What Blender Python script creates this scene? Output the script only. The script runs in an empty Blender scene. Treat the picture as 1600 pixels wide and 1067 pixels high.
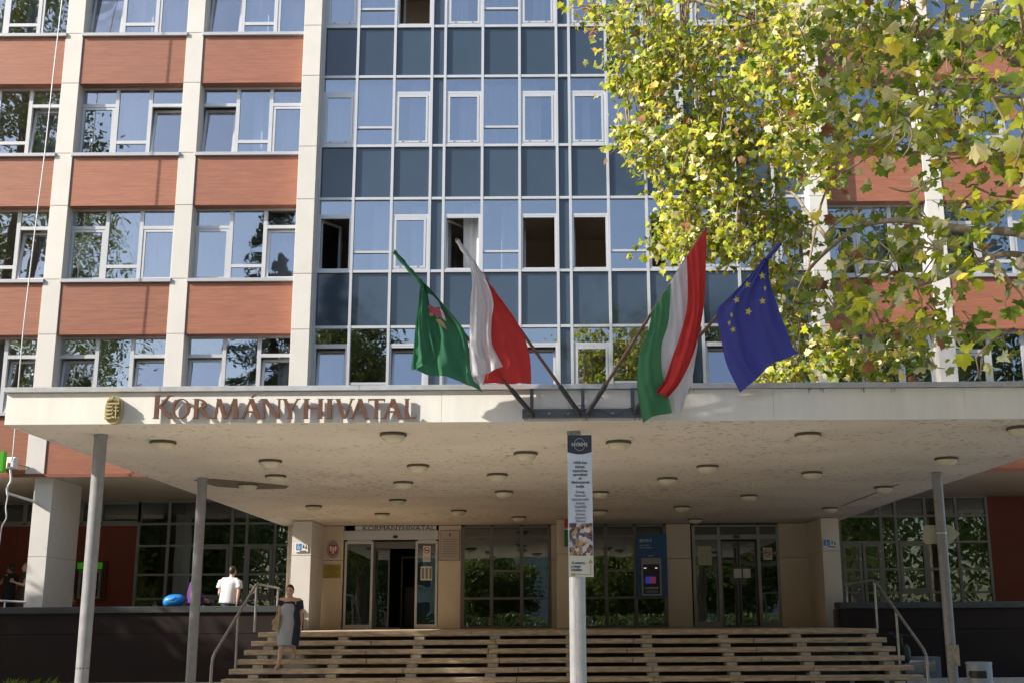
import bpy, math, random
from mathutils import Vector, Matrix, Quaternion
import numpy as np
random.seed(7)
C = bpy.context.scene.collection
sc = bpy.context.scene

# ------------------------------------------------------------------ camera
FPX, CX, CY, PITCH, ROLL, CAMZ = 1857.0, 848.0, 533.5, math.radians(13.19), 0.0061, 1.56
cam_d = bpy.data.cameras.new('camera')
cam = bpy.data.objects.new('camera', cam_d); C.objects.link(cam)
cam_d.sensor_fit = 'HORIZONTAL'; cam_d.sensor_width = 36.0
cam_d.lens = 36.0 * FPX / 1600.0
cam_d.shift_x = -(CX - 800.0) / 1600.0
cam_d.shift_y = (CY - 533.5) / 1600.0
cam.location = (0, 0, CAMZ)
cam.rotation_euler = (Matrix.Rotation(math.pi/2 + PITCH, 3, 'X') @ Matrix.Rotation(-ROLL, 3, 'Z')).to_euler()
cam_d.clip_start = 0.1; cam_d.clip_end = 2000
sc.camera = cam

# ------------------------------------------------------------------ light
SUN = Vector((2.2, 1.0, -1.38)).normalized()
w = bpy.data.worlds.new("World"); sc.world = w; w.use_nodes = True
nt = w.node_tree
sky = nt.nodes.new('ShaderNodeTexSky'); sky.sky_type = 'NISHITA'; sky.sun_disc = False
sky.sun_elevation = math.asin(-SUN.z); sky.sun_rotation = math.atan2(-SUN.x, -SUN.y)
sky.air_density = 1.0; sky.dust_density = 2.2; sky.ozone_density = 1.0
bg = nt.nodes['Background']; bg.inputs[1].default_value = 0.15
nt.links.new(sky.outputs[0], bg.inputs[0])
sd = bpy.data.lights.new('sun', 'SUN'); sd.energy = 5.0; sd.angle = math.radians(0.55); sd.color = (1.0, 0.93, 0.84)
so = bpy.data.objects.new('sun', sd); C.objects.link(so); so.rotation_euler = SUN.to_track_quat('-Z', 'Y').to_euler()
so.location = (-40, -20, 40)
sc.view_settings.view_transform = 'Standard'; sc.view_settings.look = 'None'
sc.view_settings.gamma = 1; sc.view_settings.exposure = 0.57
sc.view_settings.use_curve_mapping = False
sc.cycles.use_denoising = True
sc.cycles.max_bounces = 8; sc.cycles.transparent_max_bounces = 16
sc.cycles.caustics_reflective = False; sc.cycles.caustics_refractive = False

def P(px, py, Y):
    """measured photo point on the vertical plane at distance Y (used to take real-world coordinates off the photograph)"""
    x = px - CX; y = -(py - CY); c, s = math.cos(ROLL), math.sin(ROLL)
    x, y = x*c + y*s, -x*s + y*c
    ry = FPX*math.cos(PITCH) - y*math.sin(PITCH); rz = FPX*math.sin(PITCH) + y*math.cos(PITCH)
    return Vector((x*Y/ry, Y, rz*Y/ry + CAMZ))

# ------------------------------------------------------------------ materials
def principled(name, col, rough=0.6, metal=0.0, spec=0.5, var=0.0, scale=3.0, bump=0.0, bscale=40.0, stretch=(1,1,1), var2=None, emit=None, estr=0, coat=0):
    m = bpy.data.materials.new(name); m.use_nodes = True; t = m.node_tree; b = t.nodes['Principled BSDF']
    b.inputs['Base Color'].default_value = (*col, 1); b.inputs['Roughness'].default_value = rough
    b.inputs['Metallic'].default_value = metal; b.inputs['Specular IOR Level'].default_value = spec
    if coat: b.inputs['Coat Weight'].default_value = coat
    if emit: b.inputs['Emission Color'].default_value = (*emit, 1); b.inputs['Emission Strength'].default_value = estr
    if var or bump:
        tc = t.nodes.new('ShaderNodeTexCoord'); mp = t.nodes.new('ShaderNodeMapping'); mp.inputs['Scale'].default_value = stretch
        geo = t.nodes.new('ShaderNodeNewGeometry'); t.links.new(geo.outputs['Position'], mp.inputs[0])
    if var:
        n = t.nodes.new('ShaderNodeTexNoise'); n.inputs['Scale'].default_value = scale; n.inputs['Detail'].default_value = 8; n.inputs['Roughness'].default_value = 0.65
        t.links.new(mp.outputs[0], n.inputs[0])
        r = t.nodes.new('ShaderNodeValToRGB'); r.color_ramp.elements[0].position = 0.3; r.color_ramp.elements[1].position = 0.7
        d = tuple(max(0, c*(1-var)) for c in (var2 or col)); l = tuple(min(1, c*(1+var*0.6)) for c in col)
        r.color_ramp.elements[0].color = (*d, 1); r.color_ramp.elements[1].color = (*l, 1)
        t.links.new(n.outputs[0], r.inputs[0]); t.links.new(r.outputs[0], b.inputs['Base Color'])
    if bump:
        n2 = t.nodes.new('ShaderNodeTexNoise'); n2.inputs['Scale'].default_value = bscale; n2.inputs['Detail'].default_value = 4
        t.links.new(mp.outputs[0], n2.inputs[0]); bp = t.nodes.new('ShaderNodeBump'); bp.inputs['Strength'].default_value = bump; bp.inputs['Distance'].default_value = 0.01
        t.links.new(n2.outputs[0], bp.inputs['Height']); t.links.new(bp.outputs[0], b.inputs['Normal'])
    return m

def glass(name, refl, tint, trans=(0.8, 0.85, 0.85), wave=0.02):
    m = bpy.data.materials.new(name); m.use_nodes = True; t = m.node_tree; t.nodes.clear()
    o = t.nodes.new('ShaderNodeOutputMaterial'); mix = t.nodes.new('ShaderNodeMixShader')
    g = t.nodes.new('ShaderNodeBsdfGlossy'); g.inputs['Roughness'].default_value = 0.0; g.inputs['Color'].default_value = (*tint, 1)
    tr = t.nodes.new('ShaderNodeBsdfTransparent'); tr.inputs['Color'].default_value = (*trans, 1)
    lw = t.nodes.new('ShaderNodeLayerWeight'); lw.inputs[0].default_value = 0.35
    mr = t.nodes.new('ShaderNodeMapRange'); mr.inputs[3].default_value = refl; mr.inputs[4].default_value = 0.98
    t.links.new(lw.outputs['Fresnel'], mr.inputs[0]); t.links.new(mr.outputs[0], mix.inputs[0])
    t.links.new(tr.outputs[0], mix.inputs[1]); t.links.new(g.outputs[0], mix.inputs[2]); t.links.new(mix.outputs[0], o.inputs[0])
    n = t.nodes.new('ShaderNodeTexNoise'); n.inputs['Scale'].default_value = 0.9; n.inputs['Detail'].default_value = 1.5
    geo = t.nodes.new('ShaderNodeNewGeometry'); t.links.new(geo.outputs['Position'], n.inputs[0])
    bp = t.nodes.new('ShaderNodeBump'); bp.inputs['Strength'].default_value = wave; bp.inputs['Distance'].default_value = 0.3
    t.links.new(n.outputs[0], bp.inputs['Height']); t.links.new(bp.outputs[0], g.inputs['Normal'])
    return m

def cloth(name, col, tl=0.35, rough=0.8):
    m = bpy.data.materials.new(name); m.use_nodes = True; t = m.node_tree; b = t.nodes['Principled BSDF']
    b.inputs['Base Color'].default_value = (*col, 1); b.inputs['Roughness'].default_value = rough; b.inputs['Specular IOR Level'].default_value = 0.25
    o = t.nodes['Material Output']; mix = t.nodes.new('ShaderNodeMixShader'); mix.inputs[0].default_value = tl
    tr = t.nodes.new('ShaderNodeBsdfTranslucent'); tr.inputs[0].default_value = (*col, 1)
    t.links.new(b.outputs[0], mix.inputs[1]); t.links.new(tr.outputs[0], mix.inputs[2]); t.links.new(mix.outputs[0], o.inputs[0])
    return m

M = {}
M['clad'] = principled('cream_cladding', (0.645, 0.625, 0.585), 0.45, var=0.06, scale=1.2)
M['clad_low'] = principled('beige_cladding', (0.70, 0.60, 0.47), 0.5, var=0.08, scale=1.5)
M['joint'] = principled('cladding_joint', (0.25, 0.22, 0.19), 0.8)
M['hpl'] = principled('redbrown_wood_panel', (0.325, 0.128, 0.075), 0.42, var=0.30, scale=5.0, stretch=(0.35, 1, 7.0), spec=0.6)
def object_random(m, lo, hi, hue=None):
    t = m.node_tree; b = t.nodes['Principled BSDF']; lk = b.inputs['Base Color'].links; oi = t.nodes.new('ShaderNodeObjectInfo'); mr = t.nodes.new('ShaderNodeMapRange'); mr.inputs[3].default_value = lo; mr.inputs[4].default_value = hi
    hs = t.nodes.new('ShaderNodeHueSaturation'); t.links.new(oi.outputs['Random'], mr.inputs[0]); t.links.new(mr.outputs[0], hs.inputs['Value'])
    if lk: t.links.new(lk[0].from_socket, hs.inputs['Color'])
    else: hs.inputs['Color'].default_value = b.inputs['Base Color'].default_value
    t.links.new(hs.outputs[0], b.inputs['Base Color']); return m
object_random(M['hpl'], 0.90, 1.08); object_random(M['clad'], 0.95, 1.03); object_random(M['clad_low'], 0.92, 1.05)
M['hpl_edge'] = principled('panel_edge', (0.20, 0.06, 0.03), 0.6)
M['alu'] = principled('aluminium_frame', (0.58, 0.59, 0.61), 0.35, metal=0.35, var=0.05, scale=2)
M['alu_dk'] = principled('dark_aluminium', (0.16, 0.16, 0.15), 0.4, metal=0.3, var=0.1)
M['alu_mid'] = principled('grey_aluminium', (0.30, 0.31, 0.30), 0.4, metal=0.3, var=0.1)
M['sill'] = principled('grey_sill', (0.45, 0.46, 0.49), 0.4, metal=0.3)
M['spandrel'] = object_random(principled('slate_blue_glass', (0.038, 0.060, 0.092), 0.05, spec=0.8, var=0.12, scale=0.5), 0.88, 1.1)
M['glass'] = glass('window_glass', 0.24, (0.90, 0.94, 1.0), trans=(0.88, 0.9, 0.95))
M['glass_dark'] = glass('shopfront_glass', 0.15, (0.85, 0.9, 0.9), trans=(0.42, 0.46, 0.42), wave=0.012)
M['curtain'] = cloth('curtain_fabric', (0.85, 0.85, 0.87), 0.15)
M['room'] = principled('room_plaster', (0.58, 0.49, 0.40), 0.9, var=0.1, scale=0.7)
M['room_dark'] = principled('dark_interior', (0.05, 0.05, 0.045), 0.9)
M['olive'] = principled('olive_partition', (0.40, 0.40, 0.08), 0.7)
M['fascia'] = principled('fascia_render', (0.76, 0.74, 0.69), 0.55, var=0.10, scale=1.6, stretch=(2.5, 1, 0.5))
M['coping'] = principled('zinc_coping', (0.60, 0.61, 0.63), 0.35, metal=0.5, var=0.15, scale=6)
M['steel_paint'] = principled('grey_painted_steel', (0.27, 0.275, 0.285), 0.4, var=0.18, scale=7, bump=0.1)
M['steel_lt'] = principled('white_painted_steel', (0.58, 0.58, 0.57), 0.35, var=0.10, scale=9)
M['rail'] = principled('galvanised_rail', (0.38, 0.38, 0.36), 0.38, metal=0.5, var=0.2, scale=14)
M['stone'] = principled('travertine_step', (0.62, 0.50, 0.37), 0.7, var=0.50, scale=5.0, bump=0.9, bscale=30, stretch=(0.8, 1, 4))
M['block'] = principled('concrete_block', (0.56, 0.53, 0.47), 0.8, var=0.2, scale=8, bump=0.3)
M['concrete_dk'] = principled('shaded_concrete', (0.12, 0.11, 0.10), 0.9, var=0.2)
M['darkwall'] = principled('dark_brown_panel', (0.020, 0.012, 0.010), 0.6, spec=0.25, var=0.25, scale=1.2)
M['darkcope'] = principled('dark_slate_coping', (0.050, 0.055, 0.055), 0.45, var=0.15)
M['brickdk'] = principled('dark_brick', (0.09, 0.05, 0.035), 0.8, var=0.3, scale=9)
M['redwall'] = principled('oxblood_panel', (0.22, 0.042, 0.022), 0.45, var=0.12, scale=1.0)
M['letter'] = principled('copper_letter', (0.14, 0.065, 0.043), 0.45, metal=0.15, var=0.3, scale=14)
M['bronze'] = principled('brass_relief', (0.44, 0.37, 0.19), 0.5, metal=0.25, var=0.25, scale=50)
M['rack'] = principled('slate_grey_rack', (0.09, 0.10, 0.12), 0.5, var=0.1)
M['polewood'] = principled('varnished_flagpole', (0.15, 0.07, 0.045), 0.4, var=0.3, scale=12)
M['socket'] = principled('black_socket', (0.035, 0.035, 0.04), 0.5)
M['lampglass'] = principled('opal_lamp_glass', (0.66, 0.60, 0.44), 0.3, var=0.15, scale=12)
M['lamprim'] = principled('lamp_rim', (0.10, 0.075, 0.05), 0.6)
M['white'] = principled('white_plate', (0.72, 0.72, 0.70), 0.4, var=0.05, scale=8)
M['signwhite'] = principled('sign_pale_blue', (0.60, 0.66, 0.74), 0.35, var=0.06, scale=5)
M['cream_board'] = principled('aged_cream_board', (0.46, 0.46, 0.34), 0.6, var=0.12, scale=8)
M['ink'] = principled('dark_print', (0.03, 0.035, 0.05), 0.6)
M['ink_white'] = principled('white_print', (0.75, 0.75, 0.75), 0.6)
M['gold'] = principled('gold_print', (0.42, 0.30, 0.07), 0.45, metal=0.2, var=0.1)
M['blue'] = principled('signal_blue', (0.012, 0.10, 0.27), 0.35)
M['ltblue'] = principled('access_blue', (0.04, 0.25, 0.55), 0.4)
M['red'] = principled('signal_red', (0.50, 0.02, 0.02), 0.45)
M['greenp'] = principled('flag_green_paint', (0.02, 0.16, 0.06), 0.5)
M['black'] = principled('black_plastic', (0.02, 0.02, 0.022), 0.4)
M['lime'] = principled('lit_green_sign', (0.04, 0.26, 0.01), 0.4, emit=(0.16, 0.8, 0.02), estr=0.08)
M['screen'] = principled('screen_blue', (0.01, 0.02, 0.12), 0.3, emit=(0.05, 0.10, 0.8), estr=0.15)
M['screen_red'] = principled('screen_red', (0.22, 0.01, 0.03), 0.3, emit=(0.8, 0.05, 0.08), estr=0.12)
M['led'] = principled('machine_light', (0.9, 0.85, 0.8), 0.3, emit=(1, 0.9, 0.8), estr=0.5)
M['skin'] = principled('skin', (0.62, 0.39, 0.29), 0.55)
M['skin2'] = principled('tanned_skin', (0.40, 0.21, 0.14), 0.55)
M['lips'] = principled('lips', (0.35, 0.08, 0.07), 0.5)
M['hair_dark'] = principled('dark_brown_hair', (0.030, 0.018, 0.012), 0.5)
M['hair_blond'] = principled('blond_hair', (0.50, 0.34, 0.16), 0.5)
M['hair_red'] = principled('auburn_hair', (0.12, 0.03, 0.02), 0.5)
M['c_grey'] = principled('heather_grey_fabric', (0.40, 0.43, 0.50), 0.85, var=0.1, scale=60)
M['c_navy'] = principled('navy_fabric', (0.018, 0.022, 0.055), 0.8)
M['c_white'] = principled('white_cotton', (0.72, 0.72, 0.74), 0.85, bump=0.3, bscale=18)
M['c_purple'] = principled('purple_fleece', (0.09, 0.02, 0.14), 0.9)
M['c_black'] = principled('black_fabric', (0.016, 0.016, 0.018), 0.85)
M['c_char'] = principled('charcoal_fabric', (0.05, 0.05, 0.06), 0.85)
M['c_denim'] = principled('dark_denim', (0.03, 0.045, 0.09), 0.85)
M['bagblue'] = principled('bright_blue_bag', (0.01, 0.21, 0.60), 0.45, bump=0.4, bscale=14)
M['bagtan'] = principled('pale_leather', (0.45, 0.37, 0.22), 0.5)
M['bark'] = principled('plane_bark', (0.27, 0.22, 0.15), 0.85, var=0.45, scale=7, bump=0.6, bscale=20)
M['twig'] = principled('thin_twig', (0.30, 0.22, 0.13), 0.85)
M['bark_dk'] = principled('dark_bark', (0.10, 0.08, 0.06), 0.9, var=0.3, scale=6)
M['bark_birch'] = principled('birch_bark', (0.6, 0.58, 0.54), 0.7, var=0.6, scale=5)
M['facade_far'] = principled('pale_stucco', (0.62, 0.62, 0.60), 0.8, var=0.06)
M['roof_red'] = principled('red_roof_tile', (0.40, 0.12, 0.07), 0.8, var=0.25, scale=4)
M['seat'] = principled('white_plastic', (0.40, 0.44, 0.50), 0.35, var=0.08, scale=10)
M['cabinet'] = principled('grey_blue_cabinet', (0.16, 0.18, 0.21), 0.5, var=0.1)
M['bottle_green'] = principled('dark_green_bag', (0.03, 0.06, 0.05), 0.5)
M['c_pattern'] = principled('patterned_fabric', (0.10, 0.08, 0.07), 0.9, var=0.9, scale=28)

def leafmat(name, col, tl=0.45):
    m = cloth(name, col, tl, 0.5); t = m.node_tree; b = t.nodes['Principled BSDF']; b.inputs['Specular IOR Level'].default_value = 0.45
    oi = t.nodes.new('ShaderNodeNewGeometry'); n = t.nodes.new('ShaderNodeTexNoise'); n.inputs['Scale'].default_value = 2.4; n.inputs['Detail'].default_value = 3
    t.links.new(oi.outputs['Position'], n.inputs[0]); r = t.nodes.new('ShaderNodeValToRGB')
    r.color_ramp.elements[0].position = 0.3; r.color_ramp.elements[1].position = 0.7
    r.color_ramp.elements[0].color = (col[0]*0.5, col[1]*0.62, col[2]*0.7, 1); r.color_ramp.elements[1].color = (min(1, col[0]*1.45), min(1, col[1]*1.25), col[2]*1.1, 1)
    t.links.new(n.outputs[0], r.inputs[0]); t.links.new(r.outputs[0], b.inputs['Base Color'])
    for nd in t.nodes:
        if nd.type == 'BSDF_TRANSLUCENT': t.links.new(r.outputs[0], nd.inputs[0])
    return m
LEAF = [leafmat('leaf_green', (0.18, 0.28, 0.03)), leafmat('leaf_yellowgreen', (0.50, 0.56, 0.04)), leafmat('leaf_olive', (0.34, 0.38, 0.08)), leafmat('leaf_yellow', (0.68, 0.60, 0.08)), leafmat('leaf_brown', (0.28, 0.13, 0.055), 0.25), leafmat('leaf_pale', (0.62, 0.62, 0.34), 0.3)]
M['needle'] = leafmat('spruce_needles', (0.085, 0.12, 0.05), 0.1)
M['birchleaf'] = leafmat('birch_leaves', (0.22, 0.27, 0.06), 0.35)
M['lindenleaf'] = leafmat('broad_leaves', (0.15, 0.20, 0.045), 0.3)

# soffit: cream paint with little peeled blotches
def soffit_mat():
    m = principled('peeling_soffit_paint', (0.52, 0.44, 0.35), 0.8); t = m.node_tree; b = t.nodes['Principled BSDF']
    geo = t.nodes.new('ShaderNodeNewGeometry'); mp = t.nodes.new('ShaderNodeMapping'); mp.inputs['Scale'].default_value = (0.8, 1.0, 1); t.links.new(geo.outputs['Position'], mp.inputs[0])
    v = t.nodes.new('ShaderNodeTexNoise'); v.inputs['Scale'].default_value = 13.0; v.inputs['Detail'].default_value = 2; v.inputs['Roughness'].default_value = 0.55
    n = t.nodes.new('ShaderNodeTexNoise'); n.inputs['Scale'].default_value = 0.38; n.inputs['Detail'].default_value = 3
    t.links.new(mp.outputs[0], v.inputs[0]); t.links.new(geo.outputs['Position'], n.inputs[0])
    a = t.nodes.new('ShaderNodeMath'); a.operation = 'MULTIPLY_ADD'; a.inputs[1].default_value = 0.30; t.links.new(n.outputs[0], a.inputs[0]); t.links.new(v.outputs[0], a.inputs[2])
    r = t.nodes.new('ShaderNodeValToRGB'); r.color_ramp.elements[0].position = 0.79; r.color_ramp.elements[1].position = 0.81
    r.color_ramp.elements[0].color = (0.78, 0.69, 0.57, 1); r.color_ramp.elements[1].color = (0.40, 0.33, 0.26, 1)
    t.links.new(a.outputs[0], r.inputs[0])
    n3 = t.nodes.new('ShaderNodeTexNoise'); n3.inputs['Scale'].default_value = 0.8; n3.inputs['Detail'].default_value = 6; t.links.new(geo.outputs['Position'], n3.inputs[0])
    mx = t.nodes.new('ShaderNodeMix'); mx.data_type = 'RGBA'; mx.blend_type = 'MULTIPLY'; mx.inputs[0].default_value = 1
    r3 = t.nodes.new('ShaderNodeValToRGB'); r3.color_ramp.elements[0].color = (0.87, 0.86, 0.84, 1); r3.color_ramp.elements[0].position = 0.35; r3.color_ramp.elements[1].position = 0.65
    t.links.new(n3.outputs[0], r3.inputs[0]); t.links.new(r.outputs[0], mx.inputs[6]); t.links.new(r3.outputs[0], mx.inputs[7]); t.links.new(mx.outputs[2], b.inputs['Base Color'])
    return m
M['soffit'] = soffit_mat()

def paving_mat():
    m = principled('pale_paving', (0.42, 0.39, 0.34), 0.85); t = m.node_tree; b = t.nodes['Principled BSDF']
    geo = t.nodes.new('ShaderNodeNewGeometry'); br = t.nodes.new('ShaderNodeTexBrick'); br.inputs['Scale'].default_value = 1.6
    br.inputs['Color1'].default_value = (0.64, 0.60, 0.53, 1); br.inputs['Color2'].default_value = (0.57, 0.54, 0.48, 1); br.inputs['Mortar'].default_value = (0.2, 0.19, 0.17, 1); br.inputs['Mortar Size'].default_value = 0.01
    t.links.new(geo.outputs['Position'], br.inputs[0]); t.links.new(br.outputs[0], b.inputs['Base Color']); return m
M['paving'] = paving_mat()

# print of jars and produce on the sign board: flat coloured print
def print_mat():
    m = principled('printed_produce', (0.4, 0.3, 0.2), 0.4); t = m.node_tree; b = t.nodes['Principled BSDF']
    geo = t.nodes.new('ShaderNodeNewGeometry'); v = t.nodes.new('ShaderNodeTexVoronoi'); v.inputs['Scale'].default_value = 24
    t.links.new(geo.outputs['Position'], v.inputs[0]); r = t.nodes.new('ShaderNodeValToRGB'); r.color_ramp.interpolation = 'CONSTANT'
    cols = [(0, (0.06, 0.05, 0.05)), (0.22, (0.35, 0.22, 0.13)), (0.36, (0.62, 0.58, 0.52)), (0.5, (0.10, 0.10, 0.12)), (0.62, (0.55, 0.30, 0.12)), (0.74, (0.5, 0.48, 0.5)), (0.85, (0.28, 0.10, 0.09))]
    e = r.color_ramp.elements; e[0].position = 0; e[0].color = (*cols[0][1], 1); e[1].position = cols[1][0]; e[1].color = (*cols[1][1], 1)
    for p, c in cols[2:]:
        q = e.new(p); q.color = (*c, 1)
    sp = t.nodes.new('ShaderNodeSeparateColor'); t.links.new(v.outputs['Color'], sp.inputs[0]); t.links.new(sp.outputs[0], r.inputs[0]); t.links.new(r.outputs[0], b.inputs['Base Color'])
    return m
M['print'] = print_mat()

# ------------------------------------------------------------------ mesh helpers
def wloc(o):
    v = Vector((0, 0, 0))
    while o is not None: v = v + Vector(o.location); o = o.parent
    return v
class MB:
    def __init__(s): s.v = []; s.f = []; s.m = []; s.sm = []
    def add(s, vs, fs, mi=0, smooth=False):
        k = len(s.v); s.v += [tuple(v) for v in vs]; s.f += [tuple(i + k for i in f) for f in fs]; s.m += [mi]*len(fs); s.sm += [smooth]*len(fs); return s
    def box(s, x0, x1, y0, y1, z0, z1, mi=0):
        vs = [(x, y, z) for x in (x0, x1) for y in (y0, y1) for z in (z0, z1)]
        return s.add(vs, [(0, 1, 3, 2), (4, 6, 7, 5), (0, 4, 5, 1), (2, 3, 7, 6), (0, 2, 6, 4), (1, 5, 7, 3)], mi)
    def bbox(s, x0, x1, y0, y1, z0, z1, b=0.01, mi=0):
        """box with the front (low y) edges chamfered"""
        vs = [(x0, y1, z0), (x1, y1, z0), (x1, y1, z1), (x0, y1, z1), (x0, y0+b, z0), (x1, y0+b, z0), (x1, y0+b, z1), (x0, y0+b, z1), (x0+b, y0, z0+b), (x1-b, y0, z0+b), (x1-b, y0, z1-b), (x0+b, y0, z1-b)]
        return s.add(vs, [(0, 3, 2, 1), (0, 1, 5, 4), (1, 2, 6, 5), (2, 3, 7, 6), (3, 0, 4, 7), (4, 5, 9, 8), (5, 6, 10, 9), (6, 7, 11, 10), (7, 4, 8, 11), (8, 9, 10, 11)], mi)
    def tube(s, pts, rad, n=10, mi=0, cap=True, smooth=True):
        pts = [Vector(p) for p in pts]; rs = rad if isinstance(rad, (list, tuple)) else [rad]*len(pts)
        k0 = []; up = None
        for i, p in enumerate(pts):
            d = (pts[min(i+1, len(pts)-1)] - pts[max(i-1, 0)]).normalized()
            if up is None: up = Vector((0, 0, 1)) if abs(d.z) < 0.9 else Vector((0, 1, 0))
            a = d.cross(up).normalized(); b = a.cross(d).normalized(); up = b
            r = rs[i]; ra, rb = r if isinstance(r, tuple) else (r, r)
            k0.append([p + a*ra*math.cos(2*math.pi*j/n) + b*rb*math.sin(2*math.pi*j/n) for j in range(n)])
        vs = [v for ring in k0 for v in ring]; fs = []
        for i in range(len(pts)-1):
            for j in range(n): fs.append((i*n+j, i*n+(j+1) % n, (i+1)*n+(j+1) % n, (i+1)*n+j))
        s.add(vs, fs, mi, smooth)
        if cap:
            s.add(k0[0], [tuple(reversed(range(n)))], mi); s.add(k0[-1], [tuple(range(n))], mi)
        return s
    def ell(s, c, r, n=12, mi=0, rot=None, smooth=True):
        vs = []; fs = []; h = max(4, n//2+2); c = Vector(c)
        for i in range(h+1):
            t = math.pi*i/h
            for j in range(n):
                a = 2*math.pi*j/n; p = Vector((r[0]*math.sin(t)*math.cos(a), r[1]*math.sin(t)*math.sin(a), r[2]*math.cos(t)))
                if rot: p = rot @ p
                vs.append(c + p)
        for i in range(h):
            for j in range(n): fs.append((i*n+j, (i+1)*n+j, (i+1)*n+(j+1) % n, i*n+(j+1) % n))
        return s.add(vs, fs, mi, smooth)
    def prism(s, poly, y0, y1, mi=0):
        """polygon in x,z pushed from y0 (front) to y1"""
        n = len(poly); vs = [(x, y0, z) for x, z in poly] + [(x, y1, z) for x, z in poly]
        fs = [tuple(range(n)), tuple(reversed(range(n, 2*n)))] + [(i, n+i, n+(i+1) % n, (i+1) % n) for i in range(n)]
        return s.add(vs, fs, mi)
    def ring(s, cx, cz, ro, ri, y0, y1, n=24, mi=0):
        """elliptical ring in x,z; ro, ri are (rx, rz)"""
        vs = []
        for y in (y0, y1):
            for rr in (ro, ri):
                vs += [(cx + rr[0]*math.cos(2*math.pi*j/n), y, cz + rr[1]*math.sin(2*math.pi*j/n)) for j in range(n)]
        fs = []
        for j in range(n):
            k = (j+1) % n
            fs += [(j, k, n+k, n+j), (2*n+j, 3*n+j, 3*n+k, 2*n+k), (j, 2*n+j, 2*n+k, k), (n+j, n+k, 3*n+k, 3*n+j)]
        return s.add(vs, fs, mi)
    def mesh(s, name, mats, off=None):
        me = bpy.data.meshes.new(name); off = off or Vector((0, 0, 0))
        me.from_pydata([(v[0]-off.x, v[1]-off.y, v[2]-off.z) for v in s.v], [], s.f)
        for m in (mats if isinstance(mats, (list, tuple)) else [mats]): me.materials.append(m)
        me.polygons.foreach_set('material_index', s.m); me.polygons.foreach_set('use_smooth', s.sm)
        me.validate(); me.update(); return me
    def build(s, name, mats, parent=None, origin=None):
        off = wloc(parent) if parent else (Vector(origin) if origin is not None else Vector((0, 0, 0)))
        if parent is not None and origin is not None: off = Vector(origin)
        me = s.mesh(name, mats, off); o = bpy.data.objects.new(name, me); C.objects.link(o)
        if parent is not None: o.parent = parent; o.location = off - wloc(parent) if origin is not None else (0, 0, 0)
        else: o.location = off
        return o
def tag(o, label=None, cat=None, group=None, kind=None):
    if label: o['label'] = label
    if cat: o['category'] = cat
    if group: o['group'] = group
    if kind: o['kind'] = kind
    return o
def thing(name, label, cat, loc=(0, 0, 0), rz=0, group=None):
    o = bpy.data.objects.new(name, None); C.objects.link(o); o.location = loc; o.rotation_euler = (0, 0, rz); o.empty_display_size = 0.2
    return tag(o, label, cat, group)
def copy_tree(o, parent=None):
    c = o.copy(); C.objects.link(c)
    if parent is not None: c.parent = parent
    for ch in list(o.children): copy_tree(ch, c)
    return c
def bake(me_ob, mods):
    """evaluate modifiers into a plain mesh"""
    for typ, kw in mods:
        md = me_ob.modifiers.new('m', typ)
        for k, v in kw.items(): setattr(md, k, v)
    dg = bpy.context.evaluated_depsgraph_get(); dg.update()
    me = bpy.data.meshes.new_from_object(me_ob.evaluated_get(dg)); me_ob.modifiers.clear()
    me_ob.data = me; return me_ob
def text(name, s, size, loc, mat, parent, ext=0.001, align='CENTER', shear=0.0, sx=1.0, bold=0.0, ry=0.0):
    cu = bpy.data.curves.new(name, 'FONT'); cu.body = s; cu.size = size; cu.extrude = ext; cu.align_x = align; cu.shear = shear; cu.resolution_u = 2; cu.offset = bold
    o = bpy.data.objects.new(name, cu); C.objects.link(o); dg = bpy.context.evaluated_depsgraph_get(); dg.update()
    me = bpy.data.meshes.new_from_object(o.evaluated_get(dg)); C.objects.unlink(o); bpy.data.objects.remove(o)
    me.materials.clear(); me.materials.append(mat); me.name = name
    q = bpy.data.objects.new(name, me); C.objects.link(q)
    q.parent = parent; q.location = Vector(loc) - wloc(parent); q.rotation_euler = (math.pi/2, 0, 0); q.scale = (sx, 1, 1)
    return q

# ================================================================== SETTING
ZL = 1.36                      # terrace level
tag(MB().box(-300, 300, -300, 300, -0.5, 0.0).build('ground', M['paving']), kind='structure')
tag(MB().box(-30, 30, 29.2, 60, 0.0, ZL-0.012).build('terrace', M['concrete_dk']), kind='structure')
tag(MB().box(-5.7, 6.75, 25.02, 36.2, ZL-0.10, ZL).build('landing', M['stone']), kind='structure')
tag(MB().box(7.3, 22, 27.9, 28.45, 0.0, 0.22).build('kerb', M['block']), kind='structure')

# ================================================================== BUILDING
B = thing('office_building', 'multi storey office building with cream pilasters, red brown panels and blue glazed centre', 'building', (0, 30, 0))
YS = 29.68                     # face of the side wings
YC = 29.30                     # face of the two pilasters framing the glazed centre
YG = 29.75                     # glazed centre plane
SILL = [6.77, 10.25, 13.74, 17.23]
TOP = 21.6
def pilaster(x0, x1, yf, z0=5.2, z1=TOP, depth=0.75):
    core = MB().box(x0+0.012, x1-0.012, yf+0.012, yf+depth, z0, z1).build('pilaster', M['joint'], B)
    cuts = [z0]
    for s in SILL: cuts += [s-1.5+0.03, s] if s-1.5 > z0+0.2 else [s]
    cuts += [SILL[-1]+2.02, z1]
    cuts = sorted(c for c in cuts if c >= z0)
    for a, b in zip(cuts, cuts[1:]):
        if b-a > 0.05: MB().bbox(x0, x1, yf, yf+depth-0.02, a+0.006, b-0.006, 0.006).build('cladding_panel', M['clad'], core)
L0, L1, L2, L3 = (-16.15, -15.69), (-12.97, -12.50), (-9.67, -9.21), (-6.39, -5.92)
R1, R2, R3, R4 = (6.96, 7.42), (10.12, 10.58), (13.35, 13.81), (16.6, 17.06)
for p in (L0, L1, L2, R2, R3, R4): pilaster(p[0], p[1], YS)
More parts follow.
